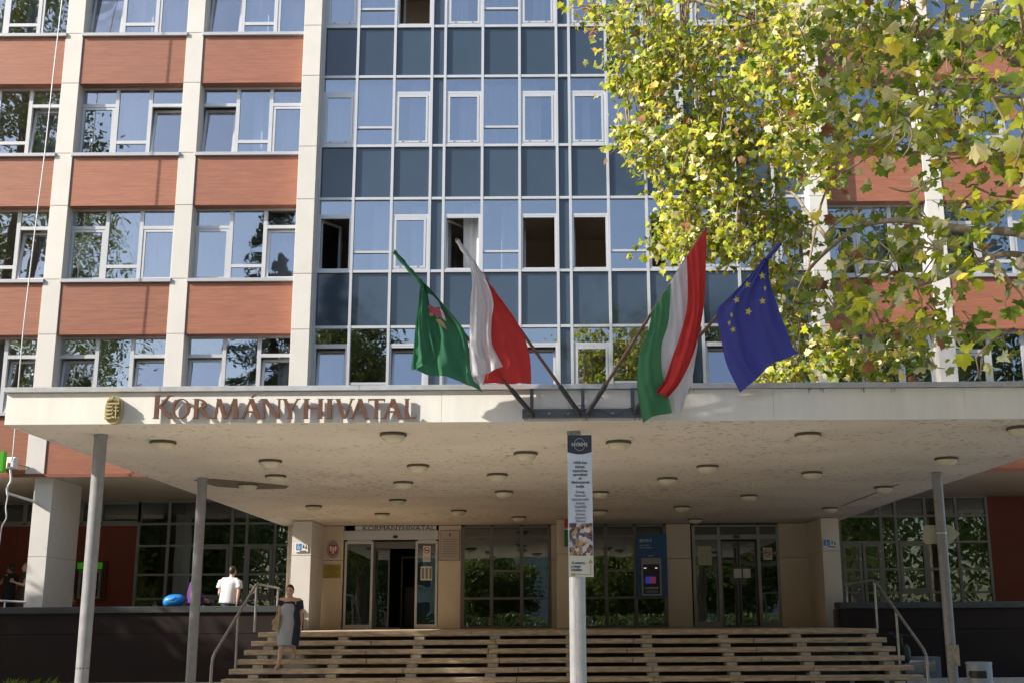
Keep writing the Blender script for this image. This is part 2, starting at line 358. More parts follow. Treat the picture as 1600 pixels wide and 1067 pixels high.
for p in (L3, R1): pilaster(p[0], p[1], YC, depth=1.1)

def pane(mb_parent, x0, x1, z0, z1, y, mat=None, th=0.012):
    return MB().box(x0, x1, y, y+th, z0, z1).build('pane', mat or M['glass'], mb_parent)
def curtain(parent, x0, x1, z0, z1, y, amp=0.05):
    n = max(8, int((x1-x0)/0.035)); mb = MB(); ph = random.uniform(0, 9); k = random.uniform(22, 30)
    top = []; bot = []
    for i in range(n+1):
        x = x0 + (x1-x0)*i/n; d = amp*(math.sin(x*k+ph) + 0.5*math.sin(x*k*0.37+ph*2))
        top.append((x, y+d*0.5, z1)); bot.append((x + 0.02*math.sin(x*9+ph), y+d, z0))
    mb.add(top+bot, [(i, i+1, n+2+i, n+1+i) for i in range(n)], 0, True)
    return mb.build('curtain', M['curtain'], parent)
def sash(parent, x0, x1, z0, z1, y, tilt=0.0, swing=0.0, w=0.07, mat=None):
    """opening casement: frame with its pane; tilt = top leans in, swing = opened like a door about the left side"""
    mt = mat or M['alu']
    o = Vector((x0, y, z0)); mb = MB(); d = 0.06
    mb.box(x0, x0+w, y, y+d, z0, z1); mb.box(x1-w, x1, y, y+d, z0, z1); mb.box(x0+w, x1-w, y+0.001, y+d-0.001, z0, z0+w); mb.box(x0+w, x1-w, y+0.001, y+d-0.001, z1-w, z1)
    for fx in (0.22, 0.78):
        cx = x0+(x1-x0)*fx; mb.box(cx-0.03, cx+0.03, y-0.003, y+0.02, z0+0.018, z0+0.036, 2)
    mb.box(x0+w-0.003, x1-w+0.003, y+0.025, y+0.037, z0+w-0.003, z1-w+0.003, 1)
    s = mb.build('sash', [mt, M['glass'], M['black']], parent, origin=o)
    if tilt: s.rotation_euler = (-tilt, 0, 0)
    if swing: s.rotation_euler = (0, 0, swing)
    return s
def bars(x0, x1, z0, z1, y, w=0.055, d=0.09, mb=None):
    mb = mb or MB()
    mb.box(x0, x0+w, y, y+d, z0, z1); mb.box(x1-w, x1, y, y+d, z0, z1)
    mb.box(x0+w, x1-w, y+0.001, y+d, z0, z0+w); mb.box(x0+w, x1-w, y+0.001, y+d, z1-w, z1); return mb
def wing_window(x0, x1, zs, states, cur=True):
    """three-light window of a side wing; states = (left sash, right sash) tilt angles"""
    zt = zs+2.01; y = YS+0.30; n = (x1-x0); m1 = x0+n*0.345; m2 = x0+n*0.665
    zb = zs+1.45; zl = zs+0.43
    mb = bars(x0-0.02, x1+0.02, zs, zt, y)
    for m in (m1, m2): mb.box(m-0.05, m+0.05, y-0.002, y+0.09, zs+0.055, zt-0.055)
    mb.box(x0+0.035, m1-0.05, y, y+0.08, zb, zb+0.09); mb.box(m2+0.05, x1-0.035, y, y+0.08, zb, zb+0.09); mb.box(m1+0.05, m2-0.05, y, y+0.08, zl-0.05, zl+0.04)
    W = mb.build('window', M['alu'], B)
    MB().bbox(x0-0.02, x1+0.03, YS-0.055, YS+0.33, zs-0.10, zs-0.004, 0.008).build('window_sill', M['sill'], W)
    yp = y+0.03
    pane(W, x0+0.03, m1-0.045, zb+0.085, zt-0.05, yp); pane(W, m2+0.045, x1-0.03, zb+0.085, zt-0.05, yp)
    pane(W, m1+0.045, m2-0.045, zl+0.035, zt-0.05, yp); pane(W, m1+0.045, m2-0.045, zs+0.05, zl-0.045, yp)
    sash(W, x0+0.04, m1-0.055, zs+0.06, zb-0.005, y+0.012, tilt=states[0]); sash(W, m2+0.055, x1-0.04, zs+0.06, zb-0.005, y+0.012, tilt=states[1])
    if cur:
        for a, b in ((x0+0.1, m1-0.1), (m1+0.05, m2-0.05), (m2+0.1, x1-0.1)):
            if random.random() < cur: curtain(W, a + random.choice((0, 0, 0.3)), b, zs+0.05, zt-0.1, y+0.42)
def wing_panel(x0, x1, z0, z1):
    MB().bbox(x0+0.004, x1-0.004, YS+0.03, YS+0.30, z0, z1, 0.004).build('spandrel_panel', M['hpl'], B)
bays = [(L0[1], L1[0]), (L1[1], L2[0]), (L2[1], L3[0]), (R1[1], R2[0]), (R2[1], R3[0]), (R3[1], R4[0])]
T = 0.13
st = {(0, 0): (0, T), (1, 0): (T, T), (2, 0): (T*0.7, T), (0, 1): (0, T), (1, 1): (0, 0), (2, 1): (0, T*0.5), (0, 2): (0, T), (1, 2): (0, T), (2, 2): (T, 0), (0, 3): (0, 0), (1, 3): (T, 0), (2, 3): (T, 0)}
for bi, (a, b) in enumerate(bays):
    for k, s in enumerate(SILL):
        wing_window(a, b, s, st.get((bi, k), (0, 0)), {0: 0.2, 1: 0.5, 2: 0.9, 3: 0.9}[k])
        wing_panel(a, b, s-1.475 if k else 5.2, s-0.104)
    wing_panel(a, b, SILL[-1]+2.03, TOP)

# --- glazed centre
GX = [-5.90, -4.98, -3.97, -2.96, -2.60, -1.585, -0.586, 0.414, 0.753, 1.757, 2.76, 3.78, 4.13, 5.13, 6.13, 6.97]
KIND = ['O', 'F', 'O', 'N', 'O', 'F', 'O', 'N', 'O', 'F', 'O', 'N', 'O', 'F', 'O']
GS = [6.93, 10.42, 13.91, 17.40]
MW = 0.035
for x in GX:
    MB().box(x-MW, x+MW, YG-0.055, YG+0.10, 5.1, TOP).build('mullion', M['alu'], B)
for s in GS:
    for z in (s, s+2.0):
        for a, b in zip(GX, GX[1:]): MB().box(a+MW, b-MW, YG-0.045, YG+0.09, z-MW, z+MW).build('transom', M['alu'], B)
opens = {(0, 1): 'side', (4, 1): 'side', (6, 1): 'open', (8, 1): 'open', (10, 1): 'side', (2, 3): 'open', (0, 0): 'tilt', (2, 0): 'tilt', (4, 0): 'tilt', (6, 0): 'tilt', (8, 0): 'shut', (12, 0): 'tilt'}
for c, kd in enumerate(KIND):
    a, b = GX[c]+MW, GX[c+1]-MW
    for k, s in enumerate(GS):
        z0, z1 = s+MW, s+2.0-MW
        MB().box(a, b, YG+0.02, YG+0.04, s-1.49+MW, s-MW).build('spandrel_glass', M['spandrel'], B)
        if kd == 'N':
            MB().box(a, b, YG+0.02, YG+0.04, z0, z1).build('spandrel_glass', M['spandrel'], B); continue
        if kd == 'F':
            W = MB().box(a, b, YG-0.03, YG+0.05, s+0.53-0.03, s+0.53+0.03).build('window', M['alu'], B)
            pane(W, a, b, s+0.56, z1, YG+0.015); pane(W, a, b, z0, s+0.50, YG+0.015)
        else:
            W = MB().box(a, b, YG-0.03, YG+0.05, s+1.50, s+1.56).box(a, a+0.05, YG-0.028, YG+0.05, z0, s+1.5).box(b-0.05, b, YG-0.028, YG+0.05, z0, s+1.5).box(a+0.05, b-0.05, YG-0.027, YG+0.05, z0, z0+0.045).box(a+0.05, b-0.05, YG-0.027, YG+0.05, s+1.455, s+1.5).build('window', M['alu'], B)
            pane(W, a, b, s+1.56, z1, YG+0.015)
            stt = opens.get((c, k), 'shut')
            if stt == 'shut': sash(W, a+0.055, b-0.055, z0+0.05, s+1.45, YG-0.036, w=0.055)
            elif stt == 'tilt': sash(W, a+0.055, b-0.055, z0+0.05, s+1.45, YG+0.0, tilt=0.13, w=0.055)
            elif stt == 'side': sash(W, a+0.055, b-0.055, z0+0.05, s+1.45, YG+0.06, swing=0.95, w=0.055)
            else: sash(W, a+0.055, b-0.055, z0+0.05, s+1.45, YG+0.08, swing=1.50, w=0.055)
        # curtains: full nets on the second row, half drawn lower down
        if k >= 2 and (c, k) != (2, 3):
            if kd == 'F': curtain(W, a, b, s+0.05, s+1.93, YG+0.30)
            else: curtain(W, a + random.choice((0, 0.05, 0.35)), b - random.choice((0, 0, 0.4)), s+0.05, s+1.93, YG+0.30)
        elif k == 1 and (c, k) in ((1, 1), (2, 1), (4, 1), (5, 1), (10, 1)):
            curtain(W, (a+b)/2, b, s+0.05, s+1.93, YG+0.32)
# floors, ceilings and the back of the rooms
sl = MB()
for z in [5.2] + [s-0.75 for s in SILL[1:]] + [TOP-0.8]: sl.box(-17.2, 17.2, YS+0.46, 36.5, z + (0.006 if z < 5.3 else -0.5), z+(0.9 if z < 5.3 else 0.45))
sl.build('floor_slab', M['room'], B)
MB().box(-17.2, 17.2, 33.6, 33.8, 6.2, TOP).build('room_wall', M['room'], B)
for x in (-12.75, -9.45, -6.1, -2.78, 0.58, 3.95, 7.2, 10.35, 13.6): MB().box(x-0.06, x+0.06, YG+0.16, 33.58, 6.2, TOP-1.4).build('partition_wall', M['room'], B)
MB().box(-17.3, 17.3, 29.0, 37, TOP, TOP+0.4).build('roof', M['clad'], B)
MB().box(-17.2, -17.0, 30.3, 37, 0, TOP).build('end_wall', M['clad'], B); MB().box(17.1, 17.3, 30.3, 37, 0, TOP).build('end_wall', M['clad'], B)
# overhang soffit of the upper floors
MB().box(-17.2, 17.2, YS+0.02, 36.2, 5.13, 5.195).build('soffit', M['clad_low'], B)
MB().box(-17.2, 17.2, YS, YS+0.018, 5.12, 5.198).build('edge_trim', M['hpl_edge'], B)
# ground-floor columns under the pilasters
def column(x0, x1, top, y=30.0, cuts=(3.17,), d=0.62):
    core = MB().box(x0+0.012, x1-0.012, y+0.012, y+d-0.012, ZL-0.1, top).build('column', M['joint'], B)
    zs = [ZL] + list(cuts) + [top]
    for a, b in zip(zs, zs[1:]): MB().bbox(x0, x1, y, y+d, a+0.005, b-0.005, 0.006).build('cladding_panel', M['clad'] if x0 < -6 and x0 > -13 else M['clad_low'], core)
column(-12.80, -12.34, 5.13, 29.9, d=1.9); column(-6.28, -5.80, 4.02, d=1.6); column(6.93, 7.37, 4.02, d=1.6, cuts=(3.2,)); column(0.32, 0.76, 4.02, d=1.2)
column(13.3, 13.8, 5.13); column(-16.1, -15.7, 5.13)

# --- recessed ground-floor wall, left (y = 36)
YB = 36.0
x = -17.0
while x < -12.2:
    x2 = min(x+1.22, -12.2); MB().bbox(x+0.004, x2-0.004, YB, YB+0.1, ZL, 4.40, 0.004).build('wall_panel', M['redwall'], B); x = x2
MB().box(-17.0, -12.15, YB-0.04, YB+0.05, 4.40, 4.46).build('ledge', M['alu_mid'], B)
def grid_wall(xs, zs, y, name='glazing', mat=None, frame=None, w=0.04, skip=(), parent=B):
    mb = MB(); f = frame or M['alu_mid']
    for xx in xs: mb.box(xx-w, xx+w, y-0.05, y+0.06, zs[0], zs[-1])
    for a, b in zip(xs, xs[1:]):
        for z in zs: mb.box(a+w, b-w, y-0.045, y+0.055, z-w*0.8, z+w*0.8)
    W = mb.build(name, f, parent)
    for i, (a, b) in enumerate(zip(xs, xs[1:])):
        for j, (c, d) in enumerate(zip(zs, zs[1:])):
            if (i, j) in skip: continue
            pane(W, a+w, b-w, c+w*0.8, d-w*0.8, y, mat or M['glass_dark'])
    return W
grid_wall([-17, -15.6, -14.9, -13.9, -13.3, -12.15], [4.50, 5.10], YB, w=0.06)
WL = grid_wall([-12.15, -11.25, -10.42, -9.35, -8.9, -8.05, -7.2, -6.75], [ZL, 2.25, 2.95, 3.80, 4.45, 5.12], YB, skip=((3, 0), (3, 1), (3, 2)), mat=M['glass_dark'])
for (a, b) in ((-10.42, -9.35), (-8.9, -8.05)):
    bars(a+0.05, b-0.05, 2.28, 3.77, YB-0.08, w=0.075, d=0.05).build('casement_frame', M['alu_mid'], WL)
MB().box(-9.35+0.04, -8.9-0.04, YB, YB+0.012, ZL, 3.77).build('pane', M['glass_dark'], WL)
# right
x = 13.35
while x < 17.0:
    x2 = min(x+1.22, 17.0); MB().bbox(x+0.004, x2-0.004, YB, YB+0.1, ZL, 5.12, 0.004).build('wall_panel', M['redwall'], B); x = x2
WR = grid_wall([7.8, 8.86, 10.10, 10.55, 11.45, 12.38, 13.30], [ZL, 2.30, 2.98, 3.78, 4.55, 5.12], YB, skip=((1, 0), (1, 1), (1, 2)))
for (a, b, z0, z1) in ((8.90, 9.47, ZL+0.02, 3.74), (9.50, 10.06, ZL+0.02, 3.74), (10.60, 11.40, 2.33, 3.75)):
    D = bars(a, b, z0, z1, YB-0.07, w=0.09, d=0.07).build('door_leaf' if z0 < 2 else 'casement_frame', M['alu_mid'], WR)
    if z0 < 2:
        pane(WR, a+0.09, b-0.09, z0+0.09, z1-0.09, YB-0.04)
        for zz in (3.5, 3.28): MB().ell((b-0.045, YB-0.09, zz), (0.035, 0.02, 0.035), 8).build('door_fitting', M['white'], WR)
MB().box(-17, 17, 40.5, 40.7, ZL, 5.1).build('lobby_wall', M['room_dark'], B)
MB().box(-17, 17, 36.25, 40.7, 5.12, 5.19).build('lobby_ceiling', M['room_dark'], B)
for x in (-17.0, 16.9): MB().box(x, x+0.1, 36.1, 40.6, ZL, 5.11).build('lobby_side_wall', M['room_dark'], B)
MB().box(-17, 17, 31.9, 40.6, ZL-0.05, ZL-0.008).build('lobby_floor', M['room'], B)
MB().box(-10.9, -10.7, 36.4, 40, ZL, 5.1).build('partition_wall', M['olive'], B)

# --- entrance block (y = 31.8)
YD = 31.8
E = B
MB().box(-6.78, -6.70, YD, YB-0.06, ZL, 5.1).build('entrance_side_wall', M['clad_low'], E)
MB().box(7.0, 7.08, YD, YB-0.06, ZL, 5.1).build('entrance_side_wall', M['clad_low'], E)
def clad_pier(x0, x1, cut=3.13, top=4.03, y=YD-0.04):
    for a, b in ((ZL, cut), (cut, top)): MB().bbox(x0, x1, y, y+0.22, a+0.005, b-0.005, 0.006).build('cladding_panel', M['clad_low'], E)
for a, b in ((-6.70, -5.29), (-2.78, -2.19), (0.19, 0.62), (3.23, 3.87), (6.20, 7.0)): clad_pier(a, b)
# left automatic door
fr = MB(); 
for xx in (-5.22, -4.53, -3.36, -2.83): fr.box(xx-0.03, xx+0.03, YD-0.03, YD+0.06, ZL, 3.62)
fr.box(-5.29, -2.79, YD-0.06, YD+0.05, 3.66, 3.90); fr.box(-5.19, -4.56, YD-0.02, YD+0.05, 3.56, 3.655); fr.box(-3.33, -2.86, YD-0.02, YD+0.05, 3.56, 3.655)
for a, b in ((-5.19, -4.56), (-3.33, -2.86)): fr.box(a, b, YD-0.03, YD+0.04, ZL+0.01, ZL+0.12)
DL = fr.build('sliding_door', M['alu'], E)
MB().box(-5.0, -2.85, YD-0.02, YD+0.05, 3.905, 4.025).build('sign_strip', M['white'], DL)
text('lettering', 'KORMÁNYHIVATAL', 0.16, (-3.85, YD-0.028, 3.915), M['ink'], DL, sx=1.35)
pane(DL, -5.19, -4.56, ZL+0.12, 3.56, YD, M['glass_dark']); pane(DL, -3.33, -2.86, ZL+0.12, 3.56, YD, M['glass_dark'])
lf = bars(-4.50, -4.08, ZL+0.01, 3.42, YD+0.12, w=0.035, d=0.04); lf.box(-4.5, -3.39, YD+0.11, YD+0.17, 3.44, 3.62); lf.build('sliding_leaf', M['alu_dk'], DL)
pane(DL, -4.465, -4.115, ZL+0.04, 3.38, YD+0.135, M['glass_dark'])
MB().box(-3.98, -3.86, YD-0.12, YD-0.062, 3.70, 3.77).build('door_sensor', M['black'], DL)
inner = bars(-4.05, -3.37, ZL, 3.35, YD+2.4, w=0.05); inner.build('inner_door_frame', M['alu_dk'], DL)
MB().box(-5.15, -4.70, YD+0.3, YD+0.33, ZL, 3.5).build('olive_panel', M['olive'], DL)
# glazed strips with dark frames
def strip(xs, low, mids):
    mb = MB(); w = 0.045
    for xx in xs: mb.box(xx-w, xx+w, YD-0.04, YD+0.06, ZL, 3.99)
    cells = []
    for i, (a, b) in enumerate(zip(xs, xs[1:])):
        zz = [ZL+0.03, low] + mids[i] + [3.72, 4.0]
        for z in zz: mb.box(a+w, b-w, YD-0.035, YD+0.055, z-0.03, z+0.03)
        for c, d in zip(zz, zz[1:]): cells.append((a+w, b-w, c+0.03, d-0.03))
    S = mb.build('shopfront', M['alu_dk'], E)
    for c in cells: pane(S, c[0], c[1], c[2], c[3], YD, M['glass_dark'])
    return S
strip([-2.14, -1.38, -0.59, 0.14], 2.13, [[], [2.83], []])
strip([0.66, 1.63, 2.40, 3.19], 2.13, [[], [2.83], []])
# blinds in the glazed strips
for a, b in ((-2.1, 0.1), (0.7, 3.1)): curtain(E, a, b, 2.95, 3.95, YD+0.35, amp=0.015)
# right door
fr = MB()
for xx in (3.95, 4.62, 5.66, 6.17): fr.box(xx-0.04, xx+0.04, YD-0.03, YD+0.07, ZL, 3.99)
for a, b in ((3.99, 4.58), (4.66, 5.62), (5.70, 6.13)):
    fr.box(a, b, YD-0.025, YD+0.06, 3.62, 3.74); fr.box(a, b, YD-0.025, YD+0.06, 3.95, 4.0)
    if a != 4.66: fr.box(a, b, YD-0.025, YD+0.06, ZL+0.005, ZL+0.14)
DR = fr.build('sliding_door', M['alu_mid'], E)
for a, b in ((3.99, 4.58), (5.70, 6.13)): pane(DR, a, b, ZL+0.14, 3.62, YD, M['glass_dark'])
for a, b in ((3.99, 4.58), (4.66, 5.62), (5.70, 6.13)): pane(DR, a, b, 3.74, 3.95, YD, M['glass_dark'])
for a, b in ((4.68, 5.13), (5.16, 5.61)):
    bars(a, b, ZL+0.01, 3.58, YD+0.12, w=0.035, d=0.04).build('sliding_leaf', M['alu_dk'], DR); pane(DR, a+0.035, b-0.035, ZL+0.05, 3.54, YD+0.135, M['glass_dark'])
MB().box(5.0, 5.16, YD-0.12, YD-0.04, 3.64, 3.72).build('door_sensor', M['black'], DR)
MB().box(5.72, 6.12, YD+0.3, YD+0.33, ZL, 3.55).build('olive_panel', M['olive'], DR)
for i in range(2): MB().box(5.0+i*0.24, 5.2+i*0.24, YD+0.10, YD+0.104, 2.62, 2.86).build('paper_notice', M['white'], DR)
MB().box(4.05, 4.42, YD-0.012, YD-0.006, 2.95, 3.45).build('paper_notice', M['cream_board'], DR)
# small dark room furniture behind left door
MB().box(-3.9, -3.4, YD+2.2, YD+2.7, ZL, 2.5).build('reception_desk', M['black'], E)

# ================================================================== CANOPY
K = thing('entrance_canopy', 'wide flat cream canopy over the entrance, paint peeling on its underside', 'canopy', (0.43, 23, 4.03))
KX0, KX1, KY0, KY1, KZ = -6.88, 7.62, 15.0, 31.74, 4.03
MB().box(KX0+0.03, KX1-0.03, KY0+0.03, KY1, KZ+0.006, 4.44).build('slab', M['soffit'], K)
cuts = [KX0, -3.55, -1.3, 0.33, 2.95, 5.4, KX1]
for a, b in zip(cuts, cuts[1:]): MB().bbox(a+0.0015, b-0.0015, KY0, KY0+0.028, KZ, 4.438, 0.0015).build('fascia_panel', M['fascia'], K)
for xx0, xx1 in ((KX0, KX0+0.028), (KX1-0.028, KX1)): MB().box(xx0, xx1, KY0+0.03, KY1, KZ, 4.438).build('fascia_panel', M['fascia'], K)
cuts = [KX0-0.03, -4.9, -2.35, 0.2, 3.2, 5.9, KX1+0.03]
for a, b in zip(cuts, cuts[1:]): MB().bbox(a, b-0.002, KY0-0.05, KY0+0.25, 4.442, 4.508, 0.006).build('coping', M['coping'], K)
MB().box(KX0-0.03, KX0+0.2, KY0+0.252, KY1-3, 4.442, 4.508).build('coping', M['coping'], K)
MB().box(KX1-0.2, KX1+0.03, KY0+0.252, KY1-3, 4.442, 4.508).build('coping', M['coping'], K)
MB().box(KX0+0.21, KX1-0.21, KY0+0.26, 29.2, 4.441, 4.47).build('roof_felt', M['concrete_dk'], K)
rng_s = random.Random(4); st_ = MB()
for px in (825, 912, 996, 1262, 1282, 1345, 1398, 1078): 
    c = P(px, 605 if px > 1050 else 655, 14.99)
    for q in range(3):
        xx = c.x + rng_s.uniform(-0.05, 0.05); L_ = rng_s.uniform(0.02, 0.09) if px > 1050 else 0.03; zt_ = 4.437 if px > 1050 else 4.07; w_ = rng_s.uniform(0.003, 0.007)
        st_.add([(xx-w_, 14.9988-q*0.0004, zt_), (xx+w_, 14.9988-q*0.0004, zt_), (xx+w_*0.3, 14.9988-q*0.0004, zt_-L_), (xx-w_*0.3, 14.9988-q*0.0004, zt_-L_)], [(0, 3, 2, 1)])
tag(st_.build('drip_stains', principled('rusty_stain', (0.16, 0.10, 0.06), 0.9), K), kind='stuff')
# bare patch by the second column, and the groove near the right edge
pp = [(-6.25, 21.2), (-5.85, 21.0), (-5.3, 21.5), (-4.75, 22.2), (-4.9, 22.6), (-5.5, 22.7), (-6.1, 22.2)]
MB().add([(x, y, KZ-0.004) for x, y in pp] + [(x, y, KZ+0.002) for x, y in pp], [tuple(range(7)), tuple(reversed(range(7, 14)))] + [(i, 7+i, 7+(i+1) % 7, (i+1) % 7) for i in range(7)]).build('bare_patch', principled('bare_concrete', (0.19, 0.15, 0.11), 0.9, var=0.2, scale=6), K)
MB().box(6.70, 6.725, 22.5, 27.0, KZ-0.003, KZ+0.002).build('groove', M['lamprim'], K)

# ceiling lamps
LAMPS = [(6.37, 15.72), (-2.03, 15.94), (3.63, 16.17), (-5.33, 16.53), (1.07, 16.8), (-0.27, 17.89), (6.39, 18.79), (-4.29, 18.6), (-2.04, 19.28), (2.71, 19.6), (4.65, 20.58), (-0.80, 20.58), (-4.64, 20.57), (2.22, 21.33), (-2.56, 21.69), (-5.43, 21.85), (6.55, 22.96), (-0.78, 23.37), (1.11, 23.6), (4.20, 24.42), (-3.05, 24.9), (-5.02, 26.08), (3.10, 26.78), (6.54, 27.32), (-1.95, 27.4), (1.29, 27.62), (-3.80, 28.12), (-0.61, 29.26), (3.81, 30.16)]
lam = thing('ceiling_lamp', '', 'ceiling lamp', (LAMPS[0][0], LAMPS[0][1], KZ), group='round lamps on the canopy underside')
mb = MB(); N = 20; R = 0.172
prof = [(R*1.04, 0.0), (R*1.08, -0.030), (R*0.98, -0.036)]
vs = []; fs = []
for r, z in prof: vs += [(r*math.cos(2*math.pi*j/N), r*math.sin(2*math.pi*j/N), z) for j in range(N)]
for i in range(len(prof)-1): fs += [(i*N+j, i*N+(j+1) % N, (i+1)*N+(j+1) % N, (i+1)*N+j) for j in range(N)]
o = bpy.data.objects.new('rim', MB().add(vs, fs, 0, True).mesh('rim', M['lamprim'])); C.objects.link(o); o.parent = lam
vs = []; fs = []; H = 6
for i in range(H+1):
    t = math.pi/2*i/H; vs += [(R*0.97*math.cos(t)*math.cos(2*math.pi*j/N), R*0.97*math.cos(t)*math.sin(2*math.pi*j/N), -0.030-0.105*math.sin(t)) for j in range(N)]
for i in range(H): fs += [(i*N+j, i*N+(j+1) % N, (i+1)*N+(j+1) % N, (i+1)*N+j) for j in range(N)]
o = bpy.data.objects.new('lamp_glass', MB().add(vs, fs, 0, True).mesh('lamp_glass', M['lampglass'])); C.objects.link(o); o.parent = lam
rows = ['at the front edge by the fascia', 'in the second band from the front', 'in the middle of the underside', 'in the rear half of the underside', 'at the back close to the entrance wall']
seen = {}
for i, (x, y) in enumerate(LAMPS):
    q = lam if i == 0 else copy_tree(lam); q.location = (x, y, KZ)
    r = rows[0] if y < 17 else rows[1] if y < 20 else rows[2] if y < 23 else rows[3] if y < 27.2 else rows[4]
    seen.setdefault(r, []).append((x, q))
ords = ['first', 'second', 'third', 'fourth', 'fifth', 'sixth', 'seventh', 'eighth']
for r, l in seen.items():
    for n, (x, q) in enumerate(sorted(l, key=lambda t: t[0])): q['label'] = 'round opal lamp %s, %s from the left' % (r, ords[n])

# slim steel columns
def steel_col(x, y, label, base=0.0, rad=0.085, lean=0):
    t = thing('steel_column', label, 'column', (x, y, base), group='slim round columns carrying the canopy')
    MB().tube([(x, y, base), (x, y, KZ-0.005)], rad, 20).build('shaft', M['steel_paint'], t)
    MB().tube([(x, y, base), (x, y, base+0.03)], rad+0.05, 20).build('base_plate', M['steel_paint'], t)
    MB().tube([(x, y, KZ-0.03), (x, y, KZ-0.001)], rad+0.008, 20).build('head_collar', M['steel_paint'], t)
    return t
c1 = steel_col(-5.97, 15.9, 'nearest slim grey column at the left front of the canopy')
MB().tube([(-5.97, 15.9, 0.985), (-5.97, 15.9, 1.005)], 0.0865, 12).build('tape_mark', M['ink'], c1)
c2 = steel_col(-6.0, 20.9, 'slim grey column on the left, standing before the seated people')
c3 = steel_col(0.41, 15.9, 'slim grey column behind the sign post in the middle')
c4 = steel_col(6.85, 20.7, 'slim grey column on the right with an arrow board strapped to it')
MB().box(6.76, 6.95, 20.59, 20.61, 0.78, 1.12).build('torn_poster', principled('torn_paper', (0.42, 0.37, 0.30), 0.9, var=0.5, scale=18), c4)
steel_col(6.83, 15.9, 'slim grey column at the right front of the canopy')

# ================================================================== STAIRS
S = thing('entrance_staircase', 'wide open staircase of stone slabs on concrete blocks', 'staircase', (0.5, 23.5, 0))
RISE, RUN = 0.17, 0.33
for k in range(8):
    yf = 25.0 - RUN*k; zt = ZL - RISE*k; xl = -5.86 - 0.055*k; xr = 6.83 + 0.07*k
    n = 5; j = random.uniform(-0.5, 0.5); cut = [xl] + [xl + (xr-xl)*i/n + j + random.uniform(-0.3, 0.3) for i in range(1, n)] + [xr]
    for a, b in zip(cut, cut[1:]):
        dz = random.uniform(-0.004, 0.004); dy = random.uniform(-0.006, 0.006)
        MB().bbox(a+0.006, b-0.006, yf+dy, yf+0.42, zt-0.095+dz, zt+dz, 0.012).build('stone_tread', M['stone'], S)
    for xb in (-5.56, -4.10, -2.56, -1.03, 0.52, 2.07, 3.63, 5.15, 6.68):
        xx = xb + random.uniform(-0.02, 0.02) + 0.012*k*(xb/6)
        MB().box(xx-0.10, xx+0.10, yf+0.016, yf+0.40, zt-RISE-0.0, zt-0.105).build('support_block', M['block'], S)
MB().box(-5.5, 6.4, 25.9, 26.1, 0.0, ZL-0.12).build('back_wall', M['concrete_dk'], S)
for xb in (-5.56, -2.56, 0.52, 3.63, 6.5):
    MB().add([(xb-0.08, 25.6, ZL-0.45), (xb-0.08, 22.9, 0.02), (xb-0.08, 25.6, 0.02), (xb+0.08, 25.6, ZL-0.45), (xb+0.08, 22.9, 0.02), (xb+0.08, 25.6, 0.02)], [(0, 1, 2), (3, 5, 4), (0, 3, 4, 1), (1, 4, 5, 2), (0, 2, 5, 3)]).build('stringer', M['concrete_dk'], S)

# terrace walls
def low_wall(x0, x1, label, ends):
    t = thing('terrace_wall', label, 'wall', ((x0+x1)/2, 29, 0)); x = x0; n = round((x1-x0)/2.6); d = (x1-x0)/n
    for i in range(n):
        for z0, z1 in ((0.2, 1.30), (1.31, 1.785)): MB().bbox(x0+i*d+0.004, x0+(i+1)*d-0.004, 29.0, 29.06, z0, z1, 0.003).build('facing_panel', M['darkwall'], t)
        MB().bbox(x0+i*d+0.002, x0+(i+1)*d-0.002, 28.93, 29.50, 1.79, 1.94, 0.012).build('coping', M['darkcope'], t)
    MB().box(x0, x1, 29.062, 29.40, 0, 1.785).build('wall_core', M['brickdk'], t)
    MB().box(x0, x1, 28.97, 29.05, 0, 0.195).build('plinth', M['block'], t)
    e0 = x0-0.05 if ends > 0 else x1+0.001
    for r in range(8): MB().box(e0-0.0+0.002*(r % 2), e0+0.049, 29.02+0.02*(r % 2), 29.44, ZL+r*0.053, ZL+0.046+r*0.053).build('brick', M['brickdk'], t)
low_wall(-18.0, -5.86, 'dark brown terrace wall left of the stairs, people sitting on its coping', 0)
low_wall(7.02, 19.0, 'dark brown terrace wall right of the stairs behind the bin', 1)

# handrails
def handrail(xr, xe, label):
    t = thing('handrail', label, 'handrail', (xr, 24, 0)); r = 0.027
    p = [(xe, 28.95, 1.94), (xe, 28.95, 2.27), (xe*0.995, 28.85, 2.345), (xr, 25.55, 2.345), (xr, 25.35, 2.32), (xr, 22.45, 1.02), (xr, 22.32, 0.92), (xr, 22.28, 0.78), (xr, 22.28, 0.0)]
    MB().tube(p, r, 12).build('rail', M['rail'], t)
    for (y, z0, z1) in ((25.42, ZL, 2.32), (24.0, ZL-RISE*4+0.01, 1.70)): MB().tube([(xr, y, z0), (xr, y, z1)], 0.024, 10).build('post', M['rail'], t)
handrail(-6.03, -6.35, 'tubular metal handrail on the left side of the stairs beside the woman')
handrail(6.92, 7.2, 'tubular metal handrail on the right side of the stairs')

